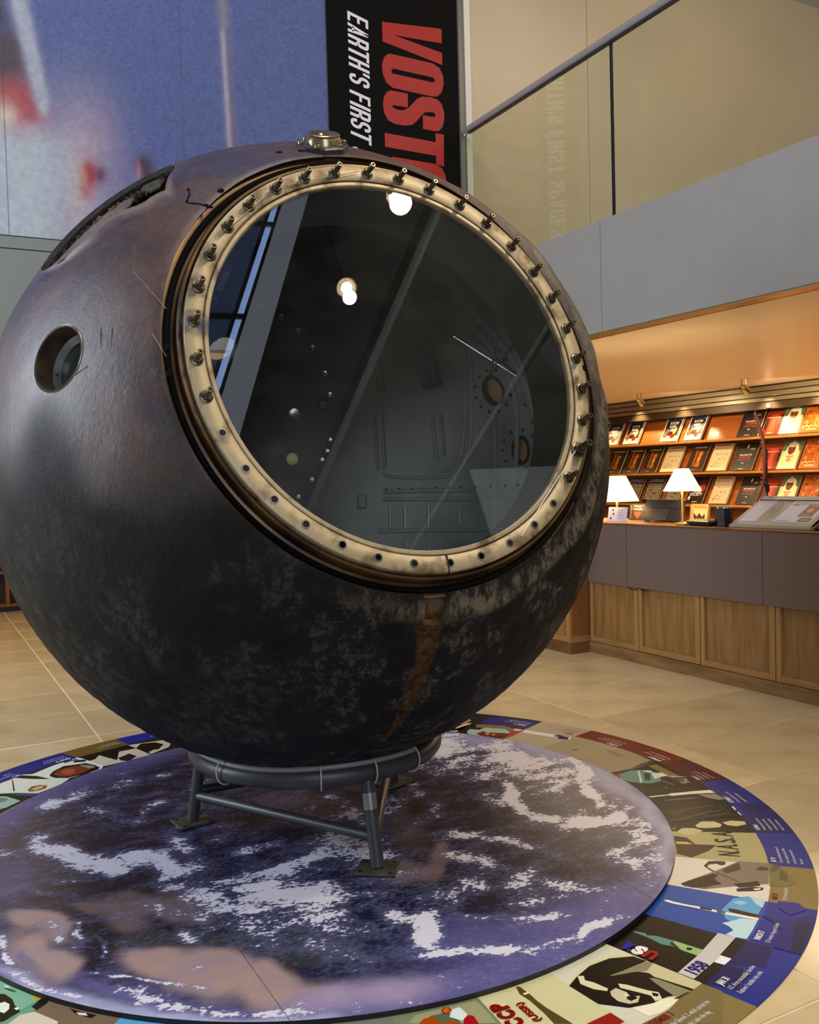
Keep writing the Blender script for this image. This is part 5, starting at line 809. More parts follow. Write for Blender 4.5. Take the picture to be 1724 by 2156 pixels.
# seam in the flange at its foot, small clear plastic tabs, taped wire
MB().box((.016, -.664, .920), (.020, -.611, .9300), HM).build('flange_joint', M_BLACK, mod)
M_CLR = glassmat('clear_plastic', (.93, .93, .9), gain=2.2)
MB().lathe([(0, 0), (.040, 0), (.040, .0015), (0, .0015)], HM@Matrix.Translation((-.628, .085, .931)), 28).build('plastic_tab', M_CLR, mod)
for (a0, a1) in ((145, 122), (122, 95), (-26, -64)):
    ps = [HM@Vector((.636*math.cos(math.radians(a)), .636*math.sin(math.radians(a)), .936)) for a in (a0, a1)]
    MB().tube(ps, .0013, 5).build('thin_wire', M_ALU, mod)
# porthole on the left
PM = frame(C, PORT, (0, 0, 1))
M_PORT = mat('machined_port_ring', srgb('9096a0'), .3, .8, col2=srgb('70747c'), nscale=10)
MB().lathe([(.0995, 1.148), (.0995, 1.07), (.0960, 1.07), (.0960, 1.146)], PM, 72, closed=True).build('porthole_sleeve', mat('scorched_sleeve', srgb('241a12'), .6, col2=srgb('4a3620'), nscale=20), mod, smooth=True)
MB().lathe([(.0958, 1.088), (.078, 1.074), (.074, 1.074), (.0735, 1.03), (.0958, 1.03)], PM, 72, closed=True).build('porthole_ring', M_PORT, mod, smooth=True)
MB().lathe([(0, 1.058), (.0738, 1.058), (.0738, 1.064), (0, 1.064)], PM, 48).build('porthole_pane', mat('dusty_grey_glass', srgb('4a504c'), .22, spec=.6), mod)
MB().lathe([(0, 1.082), (.0045, 1.0822)], PM@Matrix.Translation((-.02, .080, 0)), 10).build('screw_hole', M_BLACK, mod)
MB().lathe([(.1005, 1.1462), (.1025, 1.1474), (.1035, 1.1458), (.1015, 1.140)], PM, 72, closed=True).build('porthole_edge', mat('bare_bright_edge', srgb('8e8e94'), .3, .8), mod, smooth=True)
# torn skin edges: curled rim strip and peeled sheet
def chartpt(a, b, r): c = math.sqrt(max(.2, 1-a*a-b*b)); return Cv+(U0*c+UA*a+UB*b)*r
M_TORN = mat('torn_shell_skin', srgb('6e5850'), .45, col2=srgb('4a3c3c'), nscale=8, bump=.3)
def strip(name, inner, outer, ri, ro, m, th=.006):
    mb = MB(); V = []
    for (a, b), (c, d) in zip(inner, outer): V += [chartpt(a, b, ri), chartpt(c, d, ro), chartpt(c, d, ro-th), chartpt(a, b, ri-th)]
    F = []
    for i in range(len(inner)-1):
        for k in range(4): F.append((4*i+k, 4*i+(k+1) % 4, 4*i+4+(k+1) % 4, 4*i+4+k))
    F += [(3, 2, 1, 0), tuple(4*(len(inner)-1)+k for k in range(4))]
    mb.add(V, F); return mb.build(name, m, mod, smooth=False)
random.seed(9)
def dens(l, k=4, j=.003):
    o = []
    for p, q in zip(l[:-1], l[1:]):
        for i in range(k): t = i/k; o.append(tuple(p[n]+(q[n]-p[n])*t+random.uniform(-j, j) for n in range(len(p))))
    return o+[l[-1]]
inn = dens([(-.222, .165), (-.185, .212), (-.135, .240), (-.06, .264), (0, .270), (.06, .270), (.11, .266), (.16, .258), (.20, .245), (.250, .195)])
oo = [(a, b+.020) for a, b in inn]
strip('curled_rim', inn, oo, 1.139, 1.153, mat('charred_rim', srgb('0b0908'), .9, col2=srgb('3c2c18'), nscale=30, lo=.56, hi=.72, bump=.6), .012)
def sheet(name, near_, far_, m, th=.005, j=.0015):
    A = dens(near_, 3, j); B_ = dens(far_, 3, j); V = []; K = 5
    for p, q in zip(A, B_):
        for i in range(K+1):
            v = Vector(p).lerp(Vector(q), i/K); V.append(C+v*(1+.0025*math.sin(i*2.1)+random.uniform(-.0006, .0006)))
    n = len(V); V += [C+(Vector(v)-C)*(1-th) for v in V]; F = []; W_2 = K+1
    for i in range(len(A)-1):
        for k in range(K):
            a = i*W_2+k; F += [(a, a+W_2, a+W_2+1, a+1), (n+a+1, n+a+W_2+1, n+a+W_2, n+a)]
        F += [(i*W_2, n+i*W_2, n+(i+1)*W_2, (i+1)*W_2), (i*W_2+K, (i+1)*W_2+K, n+(i+1)*W_2+K, n+i*W_2+K)]
    for e_ in (0, len(A)-1):
        for k in range(K): a = e_*W_2+k; F.append((a, a+1, n+a+1, n+a))
    mb = MB(); mb.add(V, F); return mb.build(name, m, mod, smooth=True)
sheet('peeled_skin', TEAR['near'], TEAR['far'], mat('peeled_skin', srgb('6a5a52'), .5, col2=srgb('4c3e3c'), nscale=6, bump=.4))
sheet('burnt_flap', TEAR['fnear'], TEAR['ffar'], mat('charred_flap', srgb('1c1b19'), .85, col2=srgb('3a3832'), nscale=34, bump=.9))
fm = MB()
for i in range(150):
    t = random.random(); a = -.20+.40*t; b = .215+.035*math.sin(PI*t)+random.uniform(-.022, .022); p = chartpt(a, b, 1.112+random.uniform(-.012, .008)); r_ = random.uniform(.006, .014)
    M = Matrix.Translation(p)@Matrix.Rotation(random.uniform(0, 6), 4, (random.random(), random.random(), 1))
    fm.bbox((-r_, -r_*.7, -r_*.6), (r_, r_*.7, r_*.6), r_*.3, M)
fm.build('foam_filling', mat('golden_foam', srgb('5c4828'), .9, col2=srgb('1e150c'), nscale=18, lo=.42, hi=.58, bump=.6), mod, kind='stuff')
def surfline(name, pts, w, m, h=1.1525, jit=.004, k=5):
    P = [Vector(p).normalized() for p in pts]; out = []
    for p, q in zip(P[:-1], P[1:]):
        for i in range(k): t = i/k; v = (p.lerp(q, t)+Vector((random.uniform(-jit, jit), random.uniform(-jit, jit), random.uniform(-jit, jit)))).normalized(); out.append(C+v*h)
    out.append(C+P[-1]*h)
    MB().tube(out, [w*random.uniform(.5, 1.3) for _ in out], 5).build(name, m, mod)
surfline('crack', SHIELD['crack'], .0035, M_MATT, 1.1505)
M_SCR = mat('pale_scratch', srgb('7c746c'), .5)
for s_ in SHIELD['scr']: surfline('scratch', s_, .0011, M_SCR, 1.1505, .0004, 6)
for i, u in enumerate(SHIELD['holes']):
    M = frame(C, Vector(u)); MB().lathe([(.0, 1.1525), (.0085, 1.1525), (.0115, 1.149)], M, 12).build('pit', M_MATT, mod)
# lifting fitting on top
FU = Vector(SHIELD['fit']).normalized(); FN = (FU*.50+Vector((0, 0, 1))*.40+Vector((-.40, -.85, 0))*.26).normalized()
FM = frame(C+FU*1.156, FN, (1, -.3, 0)); M_FIT = mat('polished_fitting', srgb('9a8a6c'), .25, .85)
MB().lathe([(.086, -.03), (.086, .004), (.082, .008), (.06, .008)], FM, 8).build('fitting_base', mat('fitting_base_paint', srgb('3c3a44'), .4, .4), mod)
MB().lathe([(.060, .006), (.056, .020), (.050, .030), (.052, .036), (.048, .039), (.018, .036), (.013, .030), (.013, .01)], FM@Matrix.Translation((.006, .006, 0)), 32).build('fitting_boss', M_FIT, mod, smooth=True)
fb = MB(); fb.lathe([(.010, 0), (.010, .009), (.008, .011), (.004, .011), (.004, .006)], None, 10); fbo = None
for k in range(6):
    a = k*PI/3+.2; Mx = FM@Matrix.Translation((.072*math.cos(a), .072*math.sin(a), .008)); Mx.translation -= Vector(mod.location)
    if fbo is None: fbo = fb.build('fitting_bolt', M_FIT, mod, smooth=True, off=(0, 0, 0)); o = fbo
    else: o = link(fbo.copy(), mod)
    o.matrix_basis = Mx
# ---- cabin seen through the glass
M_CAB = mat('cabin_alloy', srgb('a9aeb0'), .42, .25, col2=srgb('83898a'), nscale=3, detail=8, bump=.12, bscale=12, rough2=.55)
def _cab_dark_side():  # alloy colour blends to dark brown towards the left and top
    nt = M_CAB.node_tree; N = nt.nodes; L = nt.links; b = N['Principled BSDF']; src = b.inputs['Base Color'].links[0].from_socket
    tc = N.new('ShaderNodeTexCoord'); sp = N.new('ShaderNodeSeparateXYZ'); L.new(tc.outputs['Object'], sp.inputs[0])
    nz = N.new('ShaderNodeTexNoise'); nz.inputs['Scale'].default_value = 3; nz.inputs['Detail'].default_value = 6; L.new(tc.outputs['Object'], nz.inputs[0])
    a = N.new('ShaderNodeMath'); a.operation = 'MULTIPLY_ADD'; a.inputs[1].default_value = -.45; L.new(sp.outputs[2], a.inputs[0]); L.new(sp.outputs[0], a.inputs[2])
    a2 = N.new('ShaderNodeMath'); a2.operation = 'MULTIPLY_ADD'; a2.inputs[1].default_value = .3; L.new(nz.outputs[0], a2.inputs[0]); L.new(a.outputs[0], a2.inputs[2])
    r_ = N.new('ShaderNodeMapRange'); r_.interpolation_type = 'SMOOTHSTEP'; r_.inputs[1].default_value = DARK0; r_.inputs[2].default_value = DARK1; L.new(a2.outputs[0], r_.inputs[0])
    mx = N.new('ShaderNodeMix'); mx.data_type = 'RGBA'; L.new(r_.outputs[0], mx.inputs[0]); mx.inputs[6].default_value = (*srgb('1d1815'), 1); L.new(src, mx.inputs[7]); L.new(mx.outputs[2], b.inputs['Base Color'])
DARK0, DARK1 = .12, .52
_cab_dark_side()
M_CABD = mat('cabin_dark_metal', srgb('3a3e40'), .4, .6)
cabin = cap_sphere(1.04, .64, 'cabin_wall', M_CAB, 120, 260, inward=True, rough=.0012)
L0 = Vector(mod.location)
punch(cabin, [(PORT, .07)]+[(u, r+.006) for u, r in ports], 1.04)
M_BLANK = mat('speckled_brown_blank', srgb('b89c7c'), .6, col2=srgb('8f745a'), nscale=60)
_N = M_BLANK.node_tree.nodes; _L = M_BLANK.node_tree.links; _tr = _N.new('ShaderNodeBsdfTranslucent'); _tr.inputs[0].default_value = (.75, .6, .45, 1); _mx = _N.new('ShaderNodeMixShader'); _mx.inputs[0].default_value = .6
_o = [n for n in _N if n.type == 'OUTPUT_MATERIAL'][0]; _L.new(_N['Principled BSDF'].outputs[0], _mx.inputs[1]); _L.new(_tr.outputs[0], _mx.inputs[2]); _L.new(_mx.outputs[0], _o.inputs[0])
def cpt(v, r=1.037): return C+Vector(v).normalized()*r
for i, (u, r) in enumerate(ports):
    M = frame(C, u)
    MB().lathe([(r+.016, 1.040), (r+.016, 1.032), (r+.003, 1.030), (r, 1.034), (r, 1.12), (r+.012, 1.12), (r+.012, 1.041)], M, 48, closed=True).build('porthole_collar', M_CABD if i < 2 else M_CAB, mod, smooth=True)
    if i < 2: MB().lathe([(0, 1.052), (r+.001, 1.052), (r+.001, 1.056), (0, 1.056)], M, 32).build('porthole_blank', M_BLANK, mod)
rv = MB(); rv.lathe([(.0075, 0), (.0068, .0035), (.0035, .0055), (0, .006)], None, 10)
rv0 = None
for v in CABIN['rivets']:
    u = Vector(v).normalized(); Mx = frame(C+u*1.038, -u); Mx.translation -= L0
    if rv0 is None: rv0 = rv.build('rivet', M_CABD, mod, smooth=True, off=(0, 0, 0)); o = rv0
    else: o = link(rv0.copy(), mod)
    o.matrix_basis = Mx
sd = MB(); sd.lathe([(.014, 0), (.014, .008), (.006, .010), (.006, .034), (0, .035)], None, 12); sd0 = None
for v in CABIN['studs']:
    u = Vector(v).normalized(); Mx = frame(C+u*1.036, -u); Mx.translation -= L0
    if sd0 is None: sd0 = sd.build('stud', M_ALU, mod, smooth=True, off=(0, 0, 0)); o = sd0
    else: o = link(sd0.copy(), mod)
    o.matrix_basis = Mx
def spl(pts, k=6):
    P = [Vector(p) for p in pts]; out = []
    for i in range(len(P)-1):
        a = P[max(i-1, 0)]; b = P[i]; c = P[i+1]; d = P[min(i+2, len(P)-1)]
        for j in range(k):
            t = j/k; out.append(.5*((2*b)+(c-a)*t+(2*a-5*b+4*c-d)*t*t+(3*b-a-3*c+d)*t**3))
    return out+[P[-1]]
def crib(name, pts, w, m, r=1.034, curve=True):
    ps = spl(pts) if curve else [Vector(pts[0]).lerp(Vector(pts[-1]), t/8) for t in range(9)] if len(pts) == 2 else spl(pts)
    MB().tube([cpt(p, r) for p in ps], w, 8).build(name, m, mod, smooth=True)
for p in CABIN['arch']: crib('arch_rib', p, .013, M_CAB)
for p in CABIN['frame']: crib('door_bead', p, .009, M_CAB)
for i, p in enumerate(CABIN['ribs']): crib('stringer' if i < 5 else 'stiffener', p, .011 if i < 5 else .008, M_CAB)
for i, v in enumerate(CABIN['dishes']):
    u = Vector(v).normalized(); M = frame(C, u)
    MB().lathe([(.085, 1.036), (.095, 1.026), (.106, 1.026), (.112, 1.036)], M, 40, closed=True).build('round_bulkhead', M_CABD, mod, smooth=True)
for i, v in enumerate(CABIN['lid']):
    u = Vector(v).normalized(); M = frame(C, -u)@I4; M.translation = C+u*1.035
    MB().lathe([(.030, 0), (.030, .006), (.022, .009), (0, .009)], M, 24).build('round_cover', (M_ALU, mat('yellowed_cover', srgb('b8b060'), .4), M_CAB)[i], mod, smooth=True)
u = Vector(CABIN['box'][0]).normalized(); M = frame(C+u*1.03, -u, (0, 0, 1))
MB().bbox((-.085, -.045, 0), (.085, .045, .055), .008, M).build('equipment_box', M_CABD, mod)
for i, v in enumerate(CABIN['rails']):
    u = Vector(v).normalized(); M = frame(C+u*1.03, -u, (0, 0, 1)); h = (.14, .10, .07)[i]
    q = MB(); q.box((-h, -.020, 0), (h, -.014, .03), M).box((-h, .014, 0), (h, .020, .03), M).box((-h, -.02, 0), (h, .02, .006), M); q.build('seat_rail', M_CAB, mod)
for i, v in enumerate(CABIN['bracket']):
    u = Vector(v).normalized(); M = frame(C+u*1.03, -u, (0, 0, 1)); a_, b_2 = ((.05, .022), (.02, .05), (.06, .02), (.035, .02), (.022, .022))[i]
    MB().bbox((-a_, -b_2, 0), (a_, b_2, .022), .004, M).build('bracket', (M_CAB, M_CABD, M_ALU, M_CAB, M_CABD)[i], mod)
for p in CABIN['rods']:
    MB().tube([cpt(p[0], .93), cpt(p[1], 1.03)], .005, 8).build('strut', M_ALU, mod, smooth=True)
# small lamp added inside the hatch throat to brighten the cabin
LP = HM@Vector((-.50, -.26, .78))
MB().lathe([(0, -.02), (.016, -.02), (.020, .0), (.022, .012), (.018, .012), (.014, 0)], frame(LP, HM.to_3x3()@Vector((.75, .25, -.6))), 16).build('added_cabin_lamp', M_CABD, mod, smooth=True)
light('added_cabin_light', 'SPOT', LP+HM.to_3x3()@Vector((.012, .004, -.01)), C+Vector((.95, .30, .05)), 12, (.95, 1, .98), spot_size=1.9, spot_blend=.9, shadow_soft_size=.02)
# ------------------------------------------------------------------ shop counter
ctr = thing('reception_counter', 'oak panelled reception counter with a taupe laminate band', 'counter', (XC, 4.5, 0))
for y0, y1 in ((5.056, 5.484), (3.860, 5.052), (2.65, 3.856), (1.45, 2.646)):
    MB().bbox((XC, y0, .536), (XC+.03, y1, .978), .0015).build('laminate_panel', M_BROWN, ctr)
MB().box((XC+.05, 1.45, .05), (4.93, 5.482, .975)).build('carcass', M_WOODF, ctr)
MB().bbox((XC-.004, 1.45, .975), (4.93, 5.484, .988), .002).build('countertop', mat('honey_worktop', srgb('8a5c30'), .22, col2=srgb('6c4422'), nscale=6, stretch=(6, .6, 6)), ctr)
ys = [5.484, 4.955, 4.375, 3.78, 3.18, 2.58, 1.98]
for i in range(len(ys)-1):
    y1, y0 = ys[i], ys[i+1]; X = XC+.012
    d = MB().box((X+.022, y0+.04, .115), (X+.03, y1-.03, .536)).build('veneer_panel', M_FIG, ctr)
    MB().bbox((X, y0+.004, .085), (X+.034, y0+.046, .536), .003).build('stile', M_WOODF, ctr)
    MB().bbox((X, y1-.036, .085), (X+.034, y1-.002, .536), .003).build('stile', M_WOODF, ctr)
    MB().bbox((X+.001, y0+.046, .085), (X+.034, y1-.036, .125), .003).build('bottom_rail', M_WOODH, ctr)
MB().box((XC+.004, 1.45, 0), (XC+.05, 5.484, .083)).build('plinth', mat('stained_plinth', srgb('6e4c2a'), .45, col2=srgb('8a6a40'), nscale=5, stretch=(1, .8, 4)), ctr)
sw = thing('return_cabinet', 'oak cabinet return at the far left end of the reception counter', 'cabinet', (4.4, 6.0, 0))
MB().box((4.315, 5.497, .085), (4.9, 6.43, .975)).build('carcass', mat('red_oak_side', srgb('8a5a30'), .4, col2=srgb('7a4c28'), nscale=9, stretch=(3, 3, 9)), sw)
for y0, y1 in ((5.50, 5.96), (5.96, 6.43)):
    MB().box((4.308, y0+.04, .125), (4.314, y1-.04, .93)).build('door', M_FIG, sw)
    f = MB(); f.box((4.296, y0+.003, .085), (4.315, y0+.045, .975)).box((4.296, y1-.045, .085), (4.315, y1-.003, .975)).box((4.296, y0+.045, .085), (4.315, y1-.045, .13)).box((4.296, y0+.045, .93), (4.315, y1-.045, .975)); f.build('door_frame', M_WOODF, sw)
MB().box((4.30, 5.487, .085), (4.9, 5.497, .13)).build('side_rail', M_WOODH, sw)
MB().box((4.288, 5.487, 0), (4.9, 6.43, .083)).build('plinth', mat('red_plinth', srgb('5e3a20'), .4, col2=srgb('7a5430'), nscale=8), sw)
MB().bbox((4.28, 5.502, .976), (4.93, 6.43, .99), .002).build('countertop', M_WOODH, sw)
# under-ledge cable
cb = thing('under_counter_cable', 'thin dark cable loop hanging under the taupe counter band', 'cable', (XC+.02, 4.95, .53))
MB().tube([(XC+.006, 5.06, .537), (XC+.004, 5.03, .522), (XC+.004, 4.98, .520), (XC+.004, 4.95, .535)], .0035, 6).tube([(XC+.004, 4.93, .535), (XC+.004, 4.90, .524), (XC+.004, 4.86, .528), (XC+.006, 4.84, .537)], .0035, 6).build('cord', M_BLACK, cb, smooth=True)
# ------------------------------------------------------------------ bookshop wall
bc = thing('display_bookcase', 'long honey wood bookcase with slanted display tiers behind the counter', 'bookcase', (8.7, 8.5, 0))
MB().box((8.90, 3.4, 0), (8.95, 11.1, 2.295)).build('back_panel', M_CHERRY2, bc)
for z in (1.715, 1.325, .925, .52):
    MB().bbox((8.535, 3.4, z-.028), (8.90, 11.1, z-.002), .003).build('ledge', M_CHERRY2, bc)
    vs = []
    for y in (3.4, 11.1):
        vs += [(8.63, y, z), (8.80, y, z+.31), (8.82, y, z+.31), (8.66, y, z)]
    MB().add(vs, [(0, 1, 2, 3), (7, 6, 5, 4), (0, 4, 5, 1), (1, 5, 6, 2), (2, 6, 7, 3), (3, 7, 4, 0)]).build('slanted_board', M_CHERRY, bc)
MB().box((8.66, 3.4, 0), (8.90, 11.1, .49)).build('base_cupboard', M_CHERRY, bc)
gr = thing('air_grille', 'long linear metal air grille above the bookcase', 'grille', (8.55, 8.5, 2.1))
MB().box((8.62, 3.4, 2.02), (8.70, 11.1, 2.299)).build('backing', M_BLACK, gr)
for z0, z1 in ((2.232, 2.284), (2.166, 2.222), (2.112, 2.156)):
    MB().bbox((8.58, 3.4, z0), (8.62, 11.1, z1), .004).build('slat', mat('satin_grille', srgb('9a8e78'), .35, .5), gr)
MB().box((8.585, 3.4, 2.024), (8.62, 11.1, 2.102)).build('valance', mat('dark_valance', srgb('4a3c2c'), .4, .3), gr)
# track spots on the soffit and the bright under-valance lamp
M_CHROME = mat('chrome_fixture', srgb('c0b090'), .15, 1)
for x, y, lab in ((7.69, 8.43, 'left'), (7.66, 6.83, 'right')):
    r = thing('soffit_spotlight', 'small chrome spotlight under the shop soffit, the %s one' % lab, 'spotlight', (x, y, 2.29), 'soffit spotlights')
    MB().lathe([(.0, -.012), (.10, -.012), (.11, -.004), (.11, 0)], Matrix.Translation((x, y, 2.30)), 28).build('ceiling_plate', M_SOFFIT, r, smooth=True)
    MB().tube([(x-.03, y, 2.29), (x-.035, y, 2.22), (x, y, 2.20)], .006, 8).tube([(x+.03, y, 2.29), (x+.035, y, 2.22), (x, y, 2.20)], .006, 8).build('yoke', M_CHROME, r, smooth=True)
    ax = Vector((.75, 0, -.55)).normalized()
    MB().lathe([(.012, -.05), (.03, -.03), (.045, .03), (.047, .05), (.042, .05), (.038, .03)], frame(Vector((x, y, 2.185)), ax), 20).build('lamp_head', M_CHROME, r, smooth=True)
    light('soffit_spot_light', 'SPOT', (x+.05, y, 2.14), (8.7, y, 1.5), 42, (1, .74, .40), spot_size=2.2, spot_blend=.8, shadow_soft_size=.04)
vl = thing('valance_lamp', 'small bright lamp under the grille valance above the dark cover', 'lamp', (8.60, 7.3, 2.06))
MB().bbox((8.575, 7.27, 2.03), (8.60, 7.33, 2.09), .004).build('housing', M_ALU, vl)
MB().lathe([(0, 0), (.022, .0), (.016, .012), (0, .016)], frame(Vector((8.574, 7.30, 2.06)), (-1, 0, 0)), 16).build('bulb', mat('lit_small_bulb', (1, .9, .7), .3, emit=(1, .85, .55), estr=25), vl, smooth=True)
for y in (10.2, 9.4, 8.6, 7.3, 6.6, 5.8): light('bookcase_downlight', 'SPOT', (8.45, y, 2.18), (8.75, y, 1.2), 42, (1, .70, .34), spot_size=1.9, spot_blend=.9, shadow_soft_size=.03)
# books
def cover(kind):
    """front print in unit book coordinates: x 0..1 to the right, y 0..1.3 up"""
    m = MB(); B = lambda x0, y0, x1, y1, c, z=0: poly(m, [(x0, y0), (x1, y0), (x1, y1), (x0, y1)], I4, z, srgb(c))
    H = 1.3; T = lambda s, x, y, w, h, c, b=.03: text(m, s, Matrix.Translation((x, y, .006)), w=w, h=h, col=srgb(c), bold=b)
    if kind == 'room':
        B(0, 0, 1, H, 'e6dcc4'); B(.06, .06, .94, 1.24, '2c2220', .002); B(.06, .95, .94, 1.24, '3c5a86', .003); poly(m, [(.06, .95), (.06, 1.05), (.3, 1.13), (.5, 1.06), (.7, 1.12), (.94, 1.0), (.94, .9)], I4, .004, srgb('1c2028'))
        B(.06, .06, .94, .28, 'e8dcc0', .004); poly(m, ell(.2, .42, .13, .1), I4, .005, srgb('c8501c')); poly(m, ell(.72, .5, .09, .2, rot=-.3), I4, .005, srgb('e0a048')); poly(m, ell(.66, .26, .14, .12), I4, .006, srgb('a81c14')); poly(m, ell(.2, .24, .1, .07), I4, .005, srgb('5c6c70')); poly(m, ell(.4, .5, .08, .07), I4, .005, srgb('8a2c1c'))
        T('ROOM', .28, .86, .5, .15, 'f0ead8'); T('WITH', .3, .68, .4, .14, 'f0ead8'); T('A VIEW', .26, .50, .5, .14, 'f0ead8')
    elif kind.startswith('antique'):
        B(0, 0, 1, H, '3c2a1e'); B(0, 0, .0, .0, '000000'); B(.28, .2, .78, 1.08, '5c3414', .002); B(.3, .25, .40, 1.06, 'a8662a', .003); poly(m, ell(.62, .85, .13, .12), I4, .004, srgb('c87a2c')); poly(m, ell(.6, .6, .1, .2), I4, .004, srgb('d89038')); B(.46, .2, .74, .4, 'b87020', .004)
        T('ANTIQUAIRES', .12, 1.12, .78, .09, 'f0e8d8'); T('ASSOULINE'[:1]*0+'edition', .36, .04, .22, .05, 'd8c8b0', 0)
    elif kind == 'cream':
        B(0, 0, 1, H, 'd8c69c'); B(.1, 1.2, .9, 1.25, 'a8442c', .003)
        for y, a, b in ((1.06, .15, .75), (.78, .3, .85), (.55, .5, .8), (.2, .2, .55)): B(a, y, b, y+.012, '5c4c38', .003); poly(m, ell(a, y, .025, .03, 8), I4, .004, srgb('3c3024')); poly(m, ell(b, y, .02, .02, 8), I4, .004, srgb('3c3024'))
        for q in ([(.2, .22), (.35, .42), (.37, .41), (.22, .21)], [(.35, .42), (.6, .3), (.6, .28), (.35, .4)]): poly(m, q, I4, .003, srgb('8a7858'))
    elif kind == 'tokyo':
        B(0, 0, 1, H, '241c18'); poly(m, ell(.5, 1.1, .05, .1), I4, .002, srgb('b8a890')); poly(m, ell(.75, .98, .12, .05), I4, .002, srgb('8a6c3c')); B(.2, .86, .8, .868, '6c6458', .003)
        T('THE LIGHT OF', .2, .66, .6, .08, 'e0d8cc'); T('TOKYO', .22, .53, .56, .10, 'c02818', .05); T('fragrance notes', .2, .44, .55, .05, 'b8b0a4', 0); poly(m, ell(.48, .32, .06, .025), I4, .003, srgb('c8b89c')); B(.36, .04, .6, .06, 'd8d0c4', .003)
    elif kind == 'red':
        B(0, 0, 1, H*.8, '8a1c10'); poly(m, [(.25, .12), (.75, .12), (.62, .6), (.8, .95), (.2, .95), (.38, .6)], I4, .002, srgb('b8441c')); B(.05, .78, .95, .81, 'e0a890', .003); poly(m, ell(.1, .5, .12, .3), I4, .003, srgb('180808')); poly(m, ell(.95, .6, .09, .3), I4, .003, srgb('180808')); T('Jaipur', .3, .04, .4, .07, 'f0d8c0')
    elif kind == 'portrait':
        B(0, 0, 1, H, 'd8c880'); B(0, .8, 1, H, '5c6c4c', .001); poly(m, [(.02, 0), (.98, 0), (.95, .6), (.8, 1.1), (.5, 1.26), (.3, 1.1), (.12, .6)], I4, .002, srgb('ece0b0')); poly(m, ell(.5, .88, .2, .25), I4, .003, srgb('7a3c1c')); poly(m, ell(.5, 1.08, .22, .11), I4, .004, srgb('d8d0b8'))
        poly(m, ell(.42, .9, .03, .02, 8), I4, .005, srgb('20100a')); poly(m, ell(.58, .9, .03, .02, 8), I4, .005, srgb('20100a')); poly(m, ell(.5, .76, .06, .02, 8), I4, .005, srgb('5c2418'))
        for k in range(5): poly(m, ell(.34+.08*k, .56-.03*(k % 2), .035, .04, 8), I4, .005, srgb('a85c30'))
        poly(m, ell(.5, .4, .14, .1), I4, .004, srgb('c89c78'))
    elif kind == 'ornate':
        B(0, 0, 1, H, 'b05818'); random.seed(3)
        for k in range(46): poly(m, ell(random.uniform(.08, .95), random.uniform(.2, 1.2), random.uniform(.03, .07), random.uniform(.03, .08), 7), I4, .002+.00005*k, srgb(random.choice(('c87820', 'e0a040', '983818', '7c2c10', 'd89038'))))
        B(.1, .26, .8, .29, 'f0dca8', .006); T('jewellery', .3, .08, .5, .09, 'f4e4c0')
    elif kind == 'living':
        B(0, 0, 1, H, '1e1a1a'); B(.02, 1.02, .98, 1.28, '3a3a44', .002); T('LIVING', .08, 1.06, .84, .17, 'a8a8b4'); 
        for i, s_ in enumerate(('GREATEST', 'AMERICAN', 'HOMES', 'INTERIOR')): B(.05, .80-.21*i, .95, .98-.21*i, 'c8b898', .002); T(s_, .08, .82-.21*i, .84, .14, '241c18')
        poly(m, [(.3, .05), (.4, .2), (.5, .05)], I4, .004, srgb('e8e0d0'))
    elif kind == 'society':
        B(0, 0, 1, H, '241814'); poly(m, ell(.7, 1.0, .22, .2), I4, .002, srgb('4a1c18')); poly(m, ell(.75, .75, .2, .2), I4, .003, srgb('a83428')); poly(m, ell(.62, .65, .1, .22, rot=.3), I4, .004, srgb('c8a088')); T('HIGH', .25, .52, .5, .15, 'ece4dc'); T('SOCIETY', .12, .36, .76, .15, 'ece4dc'); B(.4, .05, .7, .09, 'e0c880', .004)
        poly(m, ell(.14, .25, .07, .1), I4, .003, srgb('f0ece0'))
    return m
EDGE = {'room': 'e0d4bc', 'antique': '4a3424', 'cream': 'c8b890', 'tokyo': '1c1614', 'red': '7a1c12', 'portrait': 'c8bc8c', 'ornate': 'a05a28', 'living': '241e1c', 'society': '2c1c18', 'antique_dark': '3a2c22'}
NICE = {'room': ('white-edged cookery book with fruit cover', 'framed fruit-cover cookbooks'), 'antique': ('brown ANTIQUAIRES book with gilt interior', 'brown gilt-interior books'), 'cream': ('cream book with fine line drawings', 'cream line-drawing books'),
        'tokyo': ('near-black book with red and white title', 'near-black title books'), 'red': ('small red book with black curves', 'small red books'), 'portrait': ('pale book with a veiled face portrait', 'veiled portrait books'), 'ornate': ('orange book with an ornate all-over pattern', 'ornate orange books'),
        'living': ('dark book headed LIVING over block lettering', 'dark block-lettering books'), 'society': ('black book with a red figure and white title', 'society books'), 'antique_dark': ('dull dark brown ANTIQUAIRES book', 'brown gilt-interior books')}
ROWN = {1: 'on the top tier', 2: 'on the middle tier', 3: 'on the lower tier'}
ORD = ['first', 'second', 'third', 'fourth']
tilt = math.radians(28.2); protos = {}; cnt = {}
